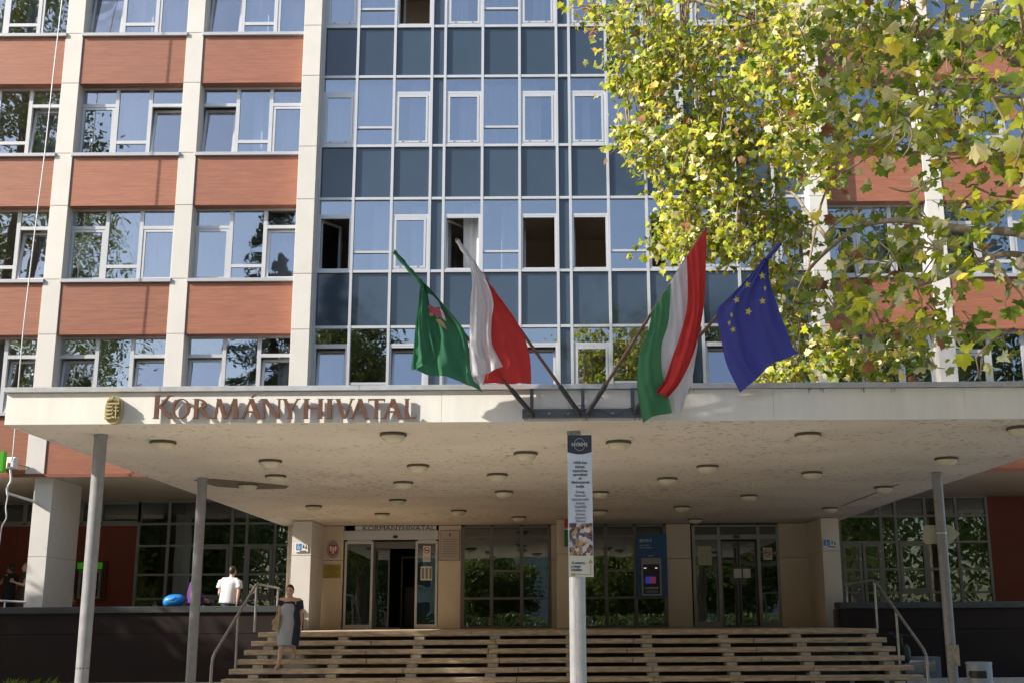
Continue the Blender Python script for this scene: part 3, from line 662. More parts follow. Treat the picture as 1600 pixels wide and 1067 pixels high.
# ================================================================== FASCIA LETTERING AND EMBLEM
def stroke(x0, z0, x1, z1, t0, t1=None):
    t1 = t1 or t0; d = Vector((x1-x0, z1-z0)).normalized(); n = Vector((-d.y, d.x))
    if abs(z1-z0) > 0.5*abs(x1-x0):   # horizontal cuts at ends
        return [(x0-t0/2, z0), (x0+t0/2, z0), (x1+t1/2, z1), (x1-t1/2, z1)]
    return [(x0-n.x*t0/2, z0-n.y*t0/2), (x0+n.x*t0/2, z0+n.y*t0/2), (x1+n.x*t1/2, z1+n.y*t1/2), (x1-n.x*t1/2, z1-n.y*t1/2)]
def serif(x, z, w=0.30, h=0.045, up=True):
    return [(x-w/2, z), (x+w/2, z), (x+w*0.28, z+(h if up else -h)), (x-w*0.28, z+(h if up else -h))]
TK, TN = 0.17, 0.085
def arc(cx, cz, rx, rz, a0, a1, tk, n=10):
    o = []
    for i in range(n+1):
        a = math.radians(a0+(a1-a0)*i/n); o.append((cx+rx*math.cos(a), cz+rz*math.sin(a)))
    q = []
    for i in range(n+1):
        a = math.radians(a1+(a0-a1)*i/n); q.append((cx+(rx-tk)*math.cos(a), cz+(rz-0.07)*math.sin(a)))
    return o+q
G = {}
G['K'] = (0.92, [stroke(0.2, 0, 0.2, 1, TK), stroke(0.25, 0.45, 0.70, 1, TN, TN*1.2), stroke(0.80, 0, 0.33, 0.56, TK*1.2, TK), serif(0.2, 0), serif(0.2, 1, up=False), serif(0.84, 0, 0.3), serif(0.72, 1, 0.3, up=False)])
G['O'] = (1.0, ['ring'])
G['R'] = (0.9, [stroke(0.2, 0, 0.2, 1, TK), arc(0.25, 0.74, 0.40, 0.26, 90, -90, TK), stroke(0.82, 0, 0.38, 0.52, TK*1.2, TK), serif(0.2, 0), serif(0.16, 1, 0.25, up=False), serif(0.86, 0, 0.26)])
G['M'] = (1.15, [stroke(0.16, 0, 0.24, 1, TN), stroke(0.56, 0.0, 0.26, 1, TK*0.9, TK*1.1), stroke(0.58, 0, 0.90, 1, TN), stroke(1.0, 0, 0.92, 1, TK), serif(0.15, 0, 0.26), serif(1.0, 0)])
G['A'] = (0.95, [stroke(0.14, 0, 0.48, 1, TN), stroke(0.82, 0, 0.48, 1, TK*1.15), stroke(0.24, 0.34, 0.72, 0.34, TN*0.9), serif(0.12, 0, 0.26), serif(0.84, 0, 0.30)])
G['Á'] = (0.95, G['A'][1] + [[(0.46, 1.07), (0.52, 1.05), (0.70, 1.20), (0.60, 1.22)]])
G['N'] = (0.98, [stroke(0.18, 0, 0.18, 1, TN), stroke(0.84, 0.0, 0.20, 1, TK*1.2), stroke(0.86, 0, 0.86, 1, TN), serif(0.18, 0, 0.26), serif(0.14, 1, 0.26, up=False), serif(0.86, 1, 0.26, up=False)])
G['Y'] = (0.9, [stroke(0.45, 0, 0.45, 0.5, TK), stroke(0.45, 0.42, 0.15, 1, TK), stroke(0.47, 0.42, 0.78, 1, TN), serif(0.45, 0), serif(0.14, 1, 0.28, up=False), serif(0.79, 1, 0.24, up=False)])
G['H'] = (1.0, [stroke(0.2, 0, 0.2, 1, TK), stroke(0.80, 0, 0.80, 1, TK), stroke(0.22, 0.53, 0.8, 0.53, TN), serif(0.2, 0), serif(0.2, 1, up=False), serif(0.8, 0), serif(0.8, 1, up=False)])
G['I'] = (0.4, [stroke(0.2, 0, 0.2, 1, TK), serif(0.2, 0), serif(0.2, 1, up=False)])
G['V'] = (0.92, [stroke(0.46, 0, 0.14, 1, TK*1.1), stroke(0.48, 0, 0.80, 1, TN), serif(0.13, 1, 0.28, up=False), serif(0.82, 1, 0.24, up=False)])
G['T'] = (0.84, [stroke(0.42, 0, 0.42, 1, TK), [(0.04, 1), (0.80, 1), (0.80, 0.93), (0.04, 0.93)], serif(0.42, 0), [(0.04, 0.98), (0.10, 0.94), (0.05, 0.80)], [(0.80, 0.98), (0.74, 0.94), (0.79, 0.80)]])
G['L'] = (0.74, [stroke(0.2, 0, 0.2, 1, TK), [(0.1, 0), (0.66, 0), (0.70, 0.20), (0.62, 0.07), (0.1, 0.07)], serif(0.2, 1, up=False)])
sg = thing('building_sign', 'copper coloured raised capitals on the left part of the canopy fascia', 'sign', tuple(P(443, 653, 14.88)))
spans = [('K', 235.5, 271, 617.5), ('O', 266, 297, 622.5), ('R', 298, 330, 622.5), ('M', 330, 374, 622.5), ('Á', 373, 408, 622.5), ('N', 405, 439, 622.5), ('Y', 438, 468, 622.5), ('H', 470, 507, 622.5), ('I', 506, 522, 622.5), ('V', 522, 553, 622.5), ('A', 545, 577, 622.5), ('T', 573, 602, 622.5), ('A', 595, 630, 622.5), ('L', 629, 652, 622.5)]
YL = KY0-0.066
for ch, a, b, tp in spans:
    p0 = P(a, 653.3, YL); p1 = P(b, 653.3, YL); pt = P(a, tp, YL); h = pt.z-p0.z; wd = G[ch][0]; sx = (p1.x-p0.x)/wd; mb = MB()
    for i, pl in enumerate(G[ch][1]):
        e = 0.0006*i
        if pl == 'ring':
            mb.ring(p0.x+sx*0.5, p0.z+h*0.5, (sx*0.46, h*0.51), (sx*0.33, h*0.46), YL, YL+0.035, 32)
        else: mb.prism([(p0.x+sx*x, p0.z+h*z) for x, z in pl], YL+e, YL+0.035-e)
    o = mb.build('letter', M['letter'], sg)
    for q in (0.3, 0.65):   # stand-off pins
        pass
    o['label'] = 'raised copper letter %s' % ch

cr = thing('coat_of_arms', 'brass relief coat of arms with crown and double cross at the left of the fascia', 'emblem', tuple(P(175, 640, 14.88)))
cc = P(175, 639, 14.86); rx, rz = 0.105, 0.178
n = 28; oval = [(cc.x+rx*math.copysign(abs(math.cos(2*math.pi*j/n))**0.8, math.cos(2*math.pi*j/n)), cc.z+rz*math.copysign(abs(math.sin(2*math.pi*j/n))**0.9, math.sin(2*math.pi*j/n))) for j in range(n)]
MB().prism(oval, 14.90, 14.995).build('backing', M['bronze'], cr)
mb = MB()
for i in range(4):
    z = cc.z+0.05-i*0.048; mb.prism([(cc.x-rx*0.93, z), (cc.x-0.004, z-0.002), (cc.x-0.004, z-0.022), (cc.x-rx*0.86, z-0.030)], 14.868+0.0005*i, 14.905)
mb.build('stripes', M['bronze'], cr)
mb = MB().box(cc.x+0.040, cc.x+0.054, 14.862, 14.905, cc.z-0.09, cc.z+0.055).box(cc.x+0.018, cc.x+0.076, 14.8635, 14.905, cc.z+0.020, cc.z+0.034).box(cc.x+0.012, cc.x+0.082, 14.8645, 14.905, cc.z-0.022, cc.z-0.008)
for dx in (-0.0, 0.032, 0.062): mb.ell((cc.x+0.02+dx, 14.90, cc.z-0.10), (0.022, 0.03, 0.022), 8)
mb.build('double_cross', M['bronze'], cr)
mb = MB()
for a in range(-4, 5): mb.ell((cc.x+a*0.018, 14.888, cc.z+0.105+0.028*math.cos(a*0.35)), (0.010, 0.022, 0.030), 8)
mb.box(cc.x-0.082, cc.x+0.082, 14.866, 14.905, cc.z+0.066, cc.z+0.088)
mb.ell((cc.x, 14.88, cc.z+0.155), (0.012, 0.02, 0.02), 8)
mb.build('crown', M['bronze'], cr)
MB().box(cc.x-0.012, cc.x+0.005, 14.878, 14.906, cc.z-0.10, cc.z+0.06).build('divider', M['bronze'], cr)

# ================================================================== FLAGS
rk = thing('flag_rack', 'dark grey steel bracket plate for flagpoles under the coping', 'bracket', tuple(P(908, 645, 14.95)))
a, b = P(816, 653, 14.93), P(1003, 637, 14.93)
MB().bbox(a.x, b.x, 14.925, 14.985, a.z+0.005, b.z-0.005, 0.005).build('plate', M['rack'], rk)
for px in (831, 911, 989):
    c = P(px, 640, 14.9); MB().box(c.x-0.022, c.x+0.022, 14.895, 14.965, c.z, 4.44).build('hanger', M['rack'], rk)
for px in (825, 857, 886, 956): 
    c = P(px, 645, 14.9); MB().box(c.x-0.012, c.x+0.03, 14.90, 14.924, c.z-0.012, c.z+0.01).build('bolt', M['steel_paint'], rk)
wire = MB(); pts = [P(x, y, 14.88) for x, y in ((925, 638), (940, 642), (955, 648), (965, 648), (975, 641), (985, 637), (992, 638))]; wire.tube(pts, 0.006, 6); wire.tube([P(x, y, 14.86) for x, y in ((880, 652), (888, 642), (897, 640), (905, 632), (915, 634))], 0.005, 6); wire.tube([P(x, y, 14.82) for x, y in ((930, 625), (936, 622), (941, 620), (943, 624))], 0.004, 6)
wire.build('cable', M['socket'], rk)
def YF(y, d=0.0): return 14.86 - 0.95*max(0.0, (646-y)/290.0) - d
def FP(px, py, d=0.0): return P(px, py, YF(py, d))
def flagpole(bx, by, tx, ty, label):
    t = thing('flagpole', label, 'flagpole', tuple(FP(bx, by)), group='four flagpoles on the canopy front')
    a, b = FP(bx, by), FP(tx, ty); d = (b-a)
    MB().tube([a + d*0.03, b], [0.022, 0.018], 10).build('pole', M['polewood'], t)
    MB().tube([a, a+d*0.16], 0.032, 10).build('socket', M['socket'], t)
    MB().tube([a - Vector((0, 0, 0.0)), Vector((a.x, 14.93, a.z-0.02))], 0.03, 8).build('mount', M['socket'], t)
    MB().ell(b, (0.024, 0.024, 0.03), 8).build('finial', M['polewood'], t)
    return a, b
pA = flagpole(832, 647, 616, 394, 'leftmost flagpole, leaning left under the green flag')
pB = flagpole(905, 645, 714, 376, 'flagpole leaning left that carries the white and red flag')
pC = flagpole(918, 645, 1102, 359, 'flagpole leaning right that carries the red, white and green flag')
pD = flagpole(993, 640, 1219, 381, 'rightmost flagpole, leaning right under the blue flag')
def cat(p0, p1, p2, p3, t): return 0.5*((2*p1)+(-p0+p2)*t+(2*p0-5*p1+4*p2-p3)*t*t+(-p0+3*p1-3*p2+p3)*t**3)
def dense(pts, k):
    out = []
    for i in range(len(pts)-1):
        p0 = pts[max(i-1, 0)]; p3 = pts[min(i+2, len(pts)-1)]
        for j in range(k): out.append(cat(p0, pts[i], pts[i+1], p3, j/k))
    out.append(pts[-1]); return out
def sheet(rows, d=0.0, ku=8, kv=6, amp=0.02, fr=3.0, ph=0.0, skew=0.0):
    g = [[FP(x, y, d) for x, y in r] for r in rows]
    g = [dense(r, ku) for r in g]; cols = [dense([r[i] for r in g], kv) for i in range(len(g[0]))]
    nv = len(cols[0]); nu = len(cols); vs = []
    for j in range(nv):
        for i in range(nu):
            p = cols[i][j].copy(); u = i/(nu-1); v = j/(nv-1)
            p.y += amp*(0.25+v)*math.sin(2*math.pi*(fr*u + skew*v) + ph) + amp*0.35*math.sin(2*math.pi*(fr*2.3*u-1.3*v)+ph*2) + 0.006*math.sin(31*v+9*u)
            vs.append(p)
    return MB().add(vs, [(j*nu+i, j*nu+i+1, (j+1)*nu+i+1, (j+1)*nu+i) for j in range(nv-1) for i in range(nu-1)], 0, True)
def join(*ms):
    m = MB()
    for i, q in enumerate(ms): m.add(q.v, q.f, 0, True)
    return m
M['f_green'] = cloth('green_flag_cloth', (0.055, 0.21, 0.115)); M['f_white'] = cloth('white_flag_cloth', (0.72, 0.71, 0.76)); M['f_red'] = cloth('red_flag_cloth', (0.62, 0.055, 0.055))
M['f_hgreen'] = cloth('hungarian_green_cloth', (0.08, 0.26, 0.13)); M['f_blue'] = cloth('blue_flag_cloth', (0.08, 0.09, 0.40)); M['f_star'] = cloth('yellow_star_cloth', (0.68, 0.58, 0.10), 0.1)
M['f_pink'] = cloth('pink_emblem', (0.5, 0.10, 0.16), 0.1); M['f_tan'] = cloth('tan_emblem', (0.5, 0.33, 0.18), 0.1); M['f_ltblue'] = cloth('pale_blue_emblem', (0.30, 0.38, 0.55), 0.1)
def wrap(pt, f0, f1, mat, parent, r=0.034):
    a, b = pt; d = b-a; pts = [a+d*(f0+(f1-f0)*i/10) + Vector((0.004*math.sin(i*2.1), 0.004*math.cos(i*1.7), 0)) for i in range(11)]
    MB().tube(pts, [r*(0.82+0.18*math.sin(i*1.9)) for i in range(11)], 9).build('rolled_cloth', mat, parent)
# green flag
f1 = thing('flag', 'green flag with a colourful coat of arms, leftmost of the four', 'flag', tuple(FP(700, 520)), group='flags on the canopy front')
rows = [[(658, 440), (660, 441), (663, 443), (667, 446)], [(656, 468), (667, 472), (680, 474), (694, 478)], [(650, 512), (672, 515), (700, 518), (727, 520)], [(646, 548), (672, 556), (706, 562), (736, 570)], [(642, 577), (672, 585), (716, 594), (754, 613)]]
main = sheet(rows, 0.04, amp=0.05, fr=2.6, skew=0.4)
main.build('cloth', M['f_green'], f1)
flap = sheet([[(657, 445), (661, 452), (666, 462)], [(650, 500), (658, 505), (670, 508)], [(646, 545), (660, 545), (677, 543)], [(642, 577), (660, 572), (681, 558)]], 0.17, amp=0.03, fr=1.6)
flap.build('folded_edge', M['f_green'], f1)
wrap(pA, 0.80, 1.0, M['f_green'], f1)
def patch(pts, d, mat, name, parent):
    n = len(pts); a = [FP(x, y, d) for x, y in pts]; MB().add(a + [p + Vector((0, 0.003, 0)) for p in a], [tuple(range(n)), tuple(reversed(range(n, 2*n)))] + [(i, n+i, n+(i+1) % n, (i+1) % n) for i in range(n)]).build(name, mat, parent)
patch([(668, 459), (676, 462), (684, 470), (689, 480), (679, 481), (671, 476)], 0.13, M['f_ltblue'], 'emblem_piece', f1)
patch([(669, 477), (680, 482), (688, 482), (693, 491), (697, 502), (684, 494), (671, 490)], 0.132, M['f_pink'], 'emblem_piece', f1)
patch([(670, 489), (676, 489), (677, 494), (671, 494)], 0.14, M['f_tan'], 'emblem_piece', f1)
patch([(687, 480), (692, 486), (697, 502), (691, 497)], 0.14, M['f_white'], 'emblem_piece', f1)
patch([(680, 499), (688, 499), (694, 505), (698, 515), (691, 510), (684, 504)], 0.14, M['f_tan'], 'emblem_piece', f1)
# white and red flag
f2 = thing('flag', 'white and red flag hanging with its halves folded over', 'flag', tuple(FP(780, 520)), group='flags on the canopy front')
red = sheet([[(742, 418), (748, 424), (754, 430), (757, 434)], [(750, 470), (762, 470), (774, 470), (785, 471)], [(755, 510), (770, 510), (792, 510), (811, 508)], [(752, 550), (777, 550), (802, 548), (824, 540)], [(752, 578), (780, 580), (806, 575), (829, 566)], [(755, 599), (780, 599), (806, 599), (830, 599)]], 0.05, amp=0.03, fr=1.7, skew=-0.6)
red.build('red_half', M['f_red'], f2)
wh = sheet([[(731, 401), (737, 408), (743, 414), (751, 427)], [(738, 440), (746, 440), (753, 440), (762, 443)], [(735, 470), (747, 470), (760, 470), (771, 474)], [(734, 502), (745, 502), (757, 502), (768, 503)], [(733, 540), (744, 540), (756, 538), (768, 534)], [(735, 575), (750, 572), (765, 562), (776, 553)], [(738, 588), (752, 585), (768, 580), (786, 572)]], 0.15, amp=0.035, fr=1.8, skew=0.3)
wh.build('white_half', M['f_white'], f2)
sheet([[(737, 580), (748, 580), (762, 576)], [(740, 594), (749, 592), (758, 588)], [(746, 600), (751, 600), (756, 597)]], 0.10, amp=0.01, fr=1).build('turned_corner', M['f_white'], f2)
wrap(pB, 0.78, 1.0, M['f_white'], f2, 0.036); wrap(pB, 0.56, 0.78, M['f_red'], f2, 0.028)
# Hungarian flag
f3 = thing('flag', 'red, white and green flag hanging in long folds right of centre', 'flag', tuple(FP(1050, 520)), group='flags on the canopy front')
gr = sheet([[(1019, 485), (1028, 472), (1038, 457), (1048, 441)], [(1012, 520), (1022, 515), (1032, 508), (1045, 500)], [(1000, 550), (1012, 548), (1022, 545), (1034, 540)], [(996, 588), (1008, 588), (1021, 586), (1035, 582)], [(998, 625), (1012, 622), (1026, 616), (1041, 608)], [(1005, 660), (1018, 652), (1033, 647), (1050, 645)]], 0.10, amp=0.03, fr=1.3, skew=0.3)
gr.build('green_stripe', M['f_hgreen'], f3)
wt = sheet([[(1045, 444), (1054, 430), (1064, 416), (1075, 399)], [(1043, 500), (1055, 492), (1068, 486), (1084, 478)], [(1033, 540), (1050, 538), (1068, 536), (1090, 530)], [(1035, 585), (1052, 582), (1068, 578), (1086, 565)], [(1043, 618), (1054, 618), (1068, 612), (1080, 596)], [(1049, 645), (1056, 646), (1063, 645), (1066, 636)]], 0.06, amp=0.03, fr=1.4, skew=0.2)
wt.build('white_stripe', M['f_white'], f3)
rd = sheet([[(1073, 401), (1083, 387), (1093, 373), (1104, 356)], [(1074, 440), (1084, 436), (1094, 432), (1103, 425)], [(1073, 482), (1083, 482), (1092, 480), (1100, 476)], [(1062, 526), (1072, 530), (1083, 530), (1092, 522)], [(1050, 560), (1060, 565), (1070, 568), (1081, 560)], [(1039, 592), (1047, 596), (1055, 600), (1062, 598)], [(1025, 611), (1031, 615), (1037, 619), (1043, 621)]], 0.16, amp=0.045, fr=1.4, skew=0.1)
rd.build('red_stripe', M['f_red'], f3)
# blue flag with stars
f4 = thing('flag', 'blue flag with yellow stars, rightmost of the four', 'flag', tuple(FP(1180, 500)), group='flags on the canopy front')
bl = sheet([[(1194, 402), (1197, 404), (1199, 405), (1201, 406)], [(1172, 430), (1182, 434), (1195, 436), (1203, 437)], [(1142, 462), (1165, 466), (1193, 468), (1212, 466)], [(1121, 485), (1155, 493), (1190, 496), (1219, 492)], [(1127, 522), (1160, 528), (1198, 530), (1230, 520)], [(1136, 565), (1165, 562), (1203, 560), (1240, 545)], [(1157, 612), (1182, 592), (1205, 570), (1249, 551)]], 0.05, ku=10, amp=0.05, fr=2.3, skew=0.2, ph=0.6)
bl.build('cloth', M['f_blue'], f4)
wrap(pD, 0.88, 1.0, M['f_blue'], f4)
for (x, y, s) in ((1191, 431, 6.2), (1168, 445, 6), (1195.5, 450.5, 4.6), (1151, 468.5, 6), (1191.5, 470.5, 6.2), (1169.5, 487, 6.8), (1143, 492, 5), (1139.5, 504.5, 5), (1145.5, 515, 5.5)):
    a0 = random.uniform(-0.3, 0.3) + math.pi/2; pts = []
    sq = 0.6 if s < 5.2 else 0.92
    for i in range(10):
        r = s*(1 if i % 2 == 0 else 0.42); pts.append((x + r*sq*math.cos(a0+i*math.pi/5), y - r*math.sin(a0+i*math.pi/5)))
    patch(pts, 0.12, M['f_star'], 'star', f4)

# ================================================================== SIGN POST
YP = 14.2
sp0 = P(907, 900, YP)
sp = thing('sign_post', 'white round post with a tall narrow printed shop sign in the middle', 'sign', (sp0.x, YP, 0))
pc = P(907, 950, YP+0.07)
MB().tube([(pc.x, YP+0.075, 0), (pc.x, YP+0.075, 3.6)], 0.062, 20).build('post', M['steel_lt'], sp)
a, b = P(886.5, 901, YP), P(926.5, 679, YP)
x0, x1, z0, z1 = P(887.5, 790, YP).x, P(926, 790, YP).x, a.z, b.z; xm = (x0+x1)/2; W_ = x1-x0
MB().bbox(x0, x1, YP, YP+0.012, z0, z1, 0.002).build('board', M['signwhite'], sp)
zz = z1-0.235
n = 10; arcp = [(x0+0.001, z1-0.001), (x0+0.001, zz+0.03)] + [(x0+0.001+(W_-0.002)*i/n, zz+0.03-0.028*math.sin(math.pi*i/n)) for i in range(1, n)] + [(x1-0.001, zz+0.03), (x1-0.001, z1-0.001)]
MB().prism(arcp[::-1], YP-0.003, YP+0.0005).build('dark_header', M['ink'], sp)
MB().ring(xm, z1-0.115, (0.066, 0.075), (0.063, 0.072), YP-0.006, YP-0.0035, 28).build('logo_ring', M['ink_white'], sp)
MB().box(xm-0.100, xm+0.100, YP-0.0065, YP-0.0055, z1-0.145, z1-0.09).build('logo_band', M['ink'], sp)
text('logo_lettering', 'NYÍRÍME', 0.062, (xm, YP-0.009, z1-0.137), M['ink_white'], sp, sx=0.82)
for i, (s_, y_) in enumerate([("100%-ban", 724), ("kézzel,", 730.5), ("kézműves", 736.8), ("termékek", 742.8), ("és", 748.5), ("élelmiszerek", 754.6), ("boltja.", 761)]):
    text('lettering', s_, 0.046, (xm, YP-0.002, P(907, y_, YP).z), M['ink'], sp, shear=0.25, sx=0.95, bold=0.0008)
for i, (s_, y_) in enumerate([("Édesség,", 769.5), ("Fűszersók,", 775.3), ("Gyümölcsvelők,", 781.3), ("Szörpök,", 787), ("Tésztafélék,", 792.8), ("Lekvárok,", 798.6), ("Szószok,", 804.3), ("Chutney-k,", 809.8), ("Fűszerek", 815)]):
    text('lettering', s_, 0.040, (xm, YP-0.002, P(907, y_, YP).z), M['ink'], sp, shear=0.25, sx=0.80)
zp1, zp0 = P(907, 816.5, YP).z, P(907, 867.5, YP).z
MB().box(x0+0.012, x1-0.006, YP-0.003, YP, zp0, zp1).build('printed_photo', M['print'], sp)
MB().box(x0+0.002, x1-0.002, YP-0.0015, YP, z0+0.002, zp0).build('arrow_field', principled('ivory_field', (0.66, 0.64, 0.55), 0.4, var=0.05), sp)
for s_, y_ in (("10 méterre,", 880.5), ("a hivatal", 886), ("oldalában", 891.2)): text('lettering', s_, 0.044, (x0+0.028, YP-0.003, P(907, y_, YP).z), M['ink'], sp, align='LEFT', shear=0.25, sx=0.78, bold=0.001)
az = P(907, 897, YP).z; ax = x1-0.035; at_ = P(907, 872.5, YP).z
MB().box(x0+0.07, ax+0.004, YP-0.004, YP-0.0016, az-0.003, az+0.003).box(ax-0.003, ax+0.0035, YP-0.0045, YP-0.0016, az+0.003, at_-0.05).prism([(ax-0.026, at_-0.05), (ax+0.026, at_-0.05), (ax, at_+0.004)], YP-0.0046, YP-0.0016).box(x0+0.035, x0+0.075, YP-0.0043, YP-0.0016, az-0.014, az+0.014).build('gold_arrow', M['gold'], sp)
MB().tube([(pc.x-0.12, YP+0.02, 3.0), (pc.x+0.12, YP+0.02, 3.0)], 0.008, 6).build('clamp', M['steel_paint'], sp)

# arrow board strapped behind the right column
YA = 20.82
ar = thing('arrow_board', 'blank cream pointed board strapped to the right column, pointing right', 'sign', tuple(P(1470, 835, YA)))
pl = [P(x, y, YA) for x, y in ((1446, 820), (1484, 819), (1500, 833), (1486, 849), (1447, 849), (1443, 845), (1443, 824))]
MB().prism([(p.x, p.z) for p in pl][::-1], YA, YA+0.02).build('board', M['cream_board'], ar)
c = P(1470, 832.5, 20.7); MB().tube([(6.85, 20.7, c.z-0.012), (6.85, 20.7, c.z+0.012)], 0.090, 16).build('strap', M['alu'], ar)

# ================================================================== PLAQUES AND SMALL SIGNS
def plaque(name, label, cat_, px0, py0, px1, py1, Y, mat, edge=None, th=0.02, ew=0.012):
    a, b = P(px0, py1, Y), P(px1, py0, Y); t = thing(name, label, cat_, ((a.x+b.x)/2, Y, a.z))
    MB().bbox(a.x, b.x, Y, Y+th, a.z, b.z, 0.003).build('plate', mat, t)
    if edge: bars(a.x-0.002, b.x+0.002, a.z-0.002, b.z+0.002, Y-0.004, w=ew, d=0.008).build('border', edge, t)
    return t, a, b
t, a, b = plaque('access_sign', 'small blue and white accessibility sign on the left entrance column', 'sign', 461.5, 848, 481.5, 862, 29.97, M['white'])
def access(t, a, b, Y):
    w_ = b.x-a.x; MB().box(a.x+0.01, a.x+w_*0.48, Y-0.004, Y-0.0005, a.z+0.05, b.z-0.008).build('blue_field', M['ltblue'], t)
    cx_ = a.x+w_*0.24; cz_ = (a.z+b.z)/2+0.02
    MB().ring(cx_+0.005, cz_-0.02, (0.035, 0.035), (0.026, 0.026), Y-0.007, Y-0.0045, 14).box(cx_-0.012, cx_-0.003, Y-0.0075, Y-0.0045, cz_-0.02, cz_+0.045).ell((cx_-0.008, Y-0.006, cz_+0.06), (0.011, 0.002, 0.011), 8).box(cx_-0.003, cx_+0.025, Y-0.0078, Y-0.0045, cz_+0.005, cz_+0.014).build('wheelchair_mark', M['ink_white'], t)
    for i, fx in enumerate((0.64, 0.84)): MB().ell((a.x+w_*fx, Y-0.003, cz_+0.045-0.02*i), (0.014, 0.003, 0.014), 8).box(a.x+w_*fx-0.018, a.x+w_*fx+0.018, Y-0.004, Y-0.0005, cz_-0.03-0.02*i, cz_+0.025-0.02*i).build('figure_mark', M['ink'], t)
    MB().box(a.x+w_*0.35, b.x-0.04, Y-0.004, Y-0.0005, a.z+0.012, a.z+0.035).build('arrow_bar', M['ink'], t)
access(t, a, b, 29.97)
t, a, b = plaque('access_sign', 'small blue and white accessibility sign on the right entrance column', 'sign', 1287, 842, 1307.5, 855, 29.97, M['white']); access(t, a, b, 29.97)
# oval emblem with a white bird
YQ = YD-0.07
oc = P(520.5, 858, YQ); em = thing('emblem_plaque', 'oval grey plaque with a white eagle on red shield beside the left door', 'plaque', tuple(oc))
n = 28; MB().prism([(oc.x+0.18*math.cos(2*math.pi*j/n), oc.z+0.245*math.sin(2*math.pi*j/n)) for j in range(n)], YQ, YQ+0.028).build('oval_plate', principled('silver_plate', (0.34, 0.31, 0.30), 0.4, metal=0.3), em)
MB().ring(oc.x, oc.z, (0.182, 0.247), (0.165, 0.23), YQ-0.006, YQ-0.0005, 28).build('rim', M['alu'], em)
MB().prism([(oc.x-0.11, oc.z+0.13), (oc.x+0.11, oc.z+0.13), (oc.x+0.11, oc.z-0.09), (oc.x+0.05, oc.z-0.13), (oc.x, oc.z-0.15), (oc.x-0.05, oc.z-0.13), (oc.x-0.11, oc.z-0.09)][::-1], YQ-0.006, YQ-0.0005).build('red_shield', M['red'], em)
eb = MB().ell((oc.x, YQ-0.007, oc.z-0.01), (0.028, 0.006, 0.07), 10).ell((oc.x-0.008, YQ-0.008, oc.z+0.075), (0.016, 0.006, 0.020), 8)
for sx in (-1, 1):
    eb.prism([(oc.x+sx*x, oc.z+z) for x, z in ((0.02, 0.03), (0.055, 0.10), (0.092, 0.09), (0.085, 0.0), (0.065, -0.07), (0.045, -0.02))][::sx], YQ-0.0115, YQ-0.0065)
    eb.prism([(oc.x+sx*x, oc.z+z) for x, z in ((0.005, -0.06), (0.05, -0.09), (0.03, -0.11), (0.005, -0.085))][::sx], YQ-0.0112, YQ-0.0065)
eb.build('eagle', M['ink_white'], em)
t, a, b = plaque('gold_plaque', 'square brass nameplate under the oval eagle plaque', 'plaque', 505, 881, 532.5, 902.5, YQ, principled('brass_plate', (0.42, 0.33, 0.06), 0.4, metal=0.3, var=0.1))
for i, s_ in enumerate(('KONSULAT', 'RZECZYPOSPOLITEJ', 'POLSKIEJ', 'TISZTELETBELI', 'KONZULÁTUS')): text('lettering', s_, 0.052, ((a.x+b.x)/2, YQ-0.002, b.z-0.075-0.062*i), M['ink'], t, sx=0.8)
t, a, b = plaque('notice_board', 'white notice with red border and small crest right of the left door', 'notice', 687, 828, 718.5, 875, YQ, principled('dull_white_board', (0.48, 0.42, 0.37), 0.5), principled('dark_red_border', (0.20, 0.03, 0.02), 0.5), ew=0.010)
MB().ell(((a.x+b.x)/2, YQ-0.003, b.z-0.11), (0.025, 0.004, 0.05), 8).build('crest', M['red'], t)
for i in range(8): MB().box(a.x+0.05+0.02*(i % 3), b.x-0.05-0.02*((i+1) % 3), YQ-0.0035, YQ-0.0005, b.z-0.24-i*0.062, b.z-0.222-i*0.062).build('text_line', M['joint'], t)
def nosmoke(px0, py0, px1, py1, label):
    Y = YD-0.05; t, a, b = plaque('no_smoking_sign', label, 'sign', px0, py0, px1, py1, Y, M['white'], th=0.006); cx_ = (a.x+b.x)/2; r = (b.x-a.x)*0.42; cz_ = b.z-r-0.03
    MB().ring(cx_, cz_, (r, r), (r*0.78, r*0.78), Y-0.005, Y-0.001, 20).build('red_ring', M['red'], t)
    d = r*0.6; MB().prism([(cx_-d, cz_+d+0.012), (cx_-d, cz_+d-0.012), (cx_+d, cz_-d-0.012), (cx_+d, cz_-d+0.012)], Y-0.006, Y-0.001).build('red_bar', M['red'], t)
    MB().box(cx_-r*0.6, cx_+r*0.6, Y-0.004, Y-0.001, cz_-0.012, cz_+0.012).build('cigarette', M['ink'], t)
    text('lettering', 'TILOS A', 0.045, (cx_, Y-0.002, a.z+0.09), M['ink'], t, sx=0.9); text('lettering', 'DOHÁNYZÁS', 0.04, (cx_, Y-0.002, a.z+0.04), M['ink'], t, sx=0.8)
nosmoke(660.5, 852, 673, 877, 'red ring no smoking sign on the left door glass'); nosmoke(1193, 855, 1206, 874, 'red ring no smoking sign on the right door glass')
t, a, b = plaque('paper_notice', 'white sheet with three columns of print below the left no smoking sign', 'notice', 657, 884, 675.5, 906, YD-0.05, M['white'], th=0.004)
for i in range(3): MB().box(a.x+0.03+i*0.1, a.x+0.09+i*0.1, YD-0.0525, YD-0.0505, a.z+0.04, b.z-0.04).build('print_column', M['joint'], t)
